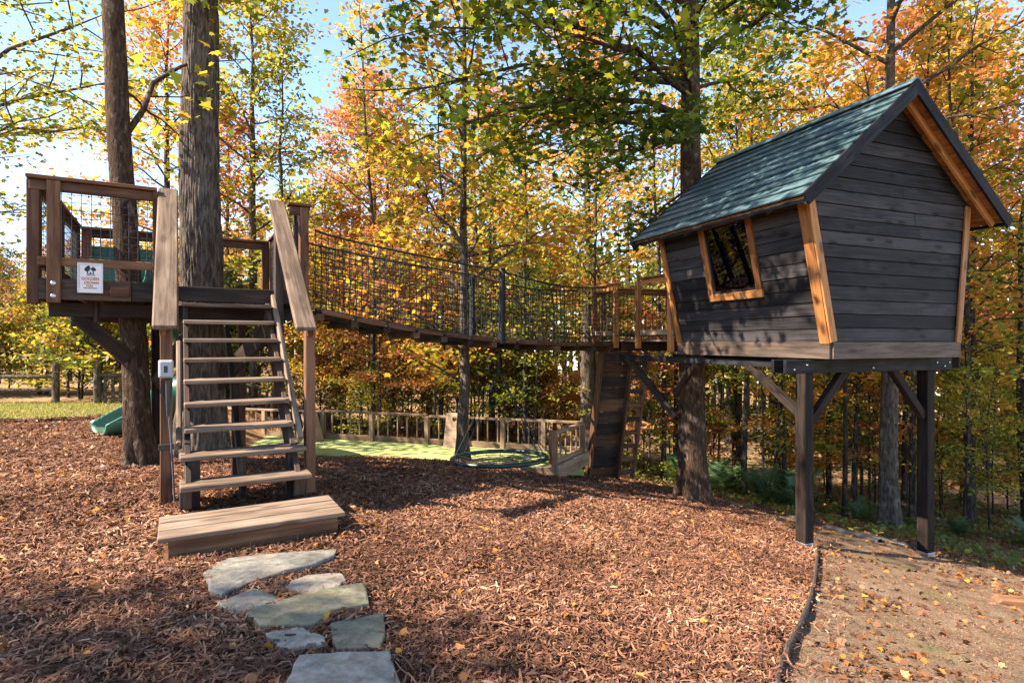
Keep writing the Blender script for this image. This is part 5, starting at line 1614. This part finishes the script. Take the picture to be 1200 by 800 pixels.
# fallen leaves on mulch, path, forest floor
AREA = [(-12, 1.5), (12, 1.5), (16, 20), (-12, 20)]
x, y = scatter(110000, -11, 14, 1.6, 19, AREA, lambda x, y: np.where(inside(x, y, MULCH), np.where((x < -2.4), .32, .22), np.where(inside(x, y, PATH), .16 + .6 * (np.sin(1.9 * x + 1.1 * y) * np.sin(1.3 * x - 2.3 * y) > .35), 1.0)) * np.clip(9 / (y + 2), .35, 1))
lm_ = ~inside(x, y, LAWN) & ~inside(x, y, TP); x, y = x[lm_], y[lm_]
p = np.stack([x, y, gz(x, y) + .9 * und(x, y) * inside(x, y, MULCH) + np.where(inside(x, y, MULCH), .034, .012) + gr.uniform(0, .015, len(x))], -1)
V, F, T = leaves(p, .05, np.clip(gr.beta(1.4, 3.6, len(x)), 0, 1), gr, MAPLE, .5, 1.8)
tag(mobj('leaf_litter', np_mesh('leaf_litter', V, F, T), M['litter']), 'fallen brown and orange leaves strewn over the ground', 'leaves', kind='stuff')
# twigs, bark scraps and needles trodden into the dirt path
x, y = scatter(90000, .6, 8, 1.6, 11.2, PATH, lambda x, y: np.clip((4 / y) ** 1.3, 0, 1) * (.35 + .65 * (np.sin(2.3 * x + .7 * y) * np.sin(1.1 * x - 2.9 * y + 1) > -.1)))
n = len(x); L_ = .01 + .055 * gr.beta(1.1, 3, n); yaw = gr.uniform(0, 6.283, n); w_ = gr.uniform(.0012, .005, n)
ux, uy = np.cos(yaw), np.sin(yaw); z_ = gz(x, y) + .4 * und(x, y) + .004 + gr.uniform(0, .006, n)
mid_ = gr.uniform(0, .012, n)
V = np.stack([np.stack([x - ux * L_ / 2, y - uy * L_ / 2, z_], -1), np.stack([x - uy * w_, y + ux * w_, z_ + mid_], -1), np.stack([x + ux * L_ / 2, y + uy * L_ / 2, z_], -1), np.stack([x + uy * w_, y - ux * w_, z_ + mid_], -1)], 1).reshape(-1, 3)
tag(mobj('path_debris', np_mesh('path_debris', V, np.arange(4 * n).reshape(n, 4), np.clip(gr.beta(1.6, 2, n), 0, 1)), M['mulch']), 'bark scraps and twigs trodden into the dirt path', 'debris', kind='stuff')
# a few leaves on turf, steps and roof belong to the same litter
# grass of the lawn
x, y = scatter(60000, -18, -6, 11, 17.5, LAWN, lambda x, y: np.ones_like(x))
n = len(x); h = gr.uniform(.03, .08, n); a = gr.uniform(0, 6.28, n)
B0 = np.stack([x + .008 * np.cos(a), y + .008 * np.sin(a), gz(x, y) + .01], -1); B1 = np.stack([x - .008 * np.cos(a), y - .008 * np.sin(a), gz(x, y) + .01], -1)
B2 = np.stack([x + gr.normal(0, .02, n), y + gr.normal(0, .02, n), gz(x, y) + h], -1)
V = np.stack([B0, B1, B2], 1).reshape(-1, 3)
tag(mobj('lawn_grass', np_mesh('lawn_grass', V, np.arange(3 * n).reshape(n, 3), gr.uniform(0, 1, n)), M['grassblade']), 'short yellowing grass on the lawn beyond the mulch', 'grass', kind='stuff')
# low green ground cover at the wood's edge
COVER = [(4.1, 10.6), (5.2, 9.4), (5.7, 8.2), (7.2, 7.2), (10.5, 7.2), (16, 14), (14, 19), (4, 19), (2.2, 13.2), (2.6, 12.4)]
x, y = scatter(15000, 2, 16, 7, 19, COVER, lambda x, y: .25 + .75 * (np.sin(1.7 * x + .6 * y) * np.sin(1.1 * y - .7 * x) > -.1))
p = np.stack([x, y, gz(x, y) + gr.uniform(.01, .14, len(x))], -1)
V, F, T = leaves(p, .085, gr.beta(1.5, 2.4, len(x)), gr, OVAL, .5)
tag(mobj('ground_cover', np_mesh('ground_cover', V, F, T), M['cover']), 'low green plants covering the forest edge beside the path', 'ground cover', kind='stuff')
# pine seedlings and ferns
def fern_mesh(seed):
    r_ = np.random.default_rng(seed); Vv = []; st_ = []; tn = []
    for k in range(16):
        az = k * 2.4 + r_.uniform(-.3, .3); el = r_.uniform(.3, 1.3); L = r_.uniform(.45, .8)
        d = np.array([math.cos(az) * math.cos(el), math.sin(az) * math.cos(el), math.sin(el)])
        ts = np.linspace(0, 1, 6); pts = d * L * ts[:, None]; pts[:, 2] -= .28 * L * ts ** 2.2; pts[:, 2] += .02
        st_.append((pts, .006 * (1 - ts) + .0015))
        side = np.cross(d, [0, 0, 1]); side /= np.linalg.norm(side)
        for t in np.linspace(.12, 1, 26):
            c = np.array([np.interp(t, ts, pts[:, i]) for i in range(3)])
            for s in (-1, 1):
                l = .17 * math.sin(min(1, t * 1.3 + .15) * 2.6) * r_.uniform(.8, 1.2) + .02
                tip = c + side * s * l + d * l * .45 + np.array([0, 0, r_.normal(0, .02)])
                wv = d * .011
                Vv += [c - wv, c + wv, tip]; tn.append(r_.uniform(0, 1))
    return np_mesh('fern_stem', *tubes(st_, 3)), np_mesh('fern_leaf', np.array(Vv), np.arange(len(Vv)).reshape(-1, 3), tn)
FM = [fern_mesh(i) for i in range(3)]
M['stem'] = plain('green_stem', (.06, .08, .03), .7)
for (x, y, s, w) in [(4.4, 12.6, 1.5, 'beside the cabin trunk'), (5.3, 12.2, 1.4, 'beside the cabin trunk'), (6.1, 12.8, 1.6, 'beside the cabin trunk'), (4.9, 13.4, 1.3, 'beside the cabin trunk'), (3.9, 13.5, 1.7, 'beside the cabin trunk'), (5.7, 11.6, 1.1, 'beside the cabin trunk'),
                     (9.3, 10.2, 1.0, 'past the far cabin post'), (9.9, 10.7, 1.1, 'past the far cabin post'), (10.4, 10.2, .9, 'past the far cabin post'), (8.6, 11.2, .8, 'past the far cabin post'), (7.8, 11.9, .9, 'past the far cabin post'), (6.9, 11.6, .8, 'past the far cabin post')]:
    a, b = vr.choice(FM)
    place('feathery_seedling', a, b, x, y, s, vr.uniform(0, 6), M['stem'], M['fern'], 'soft feathery green seedling ' + w, 'green seedlings ' + w, None, 'plant')
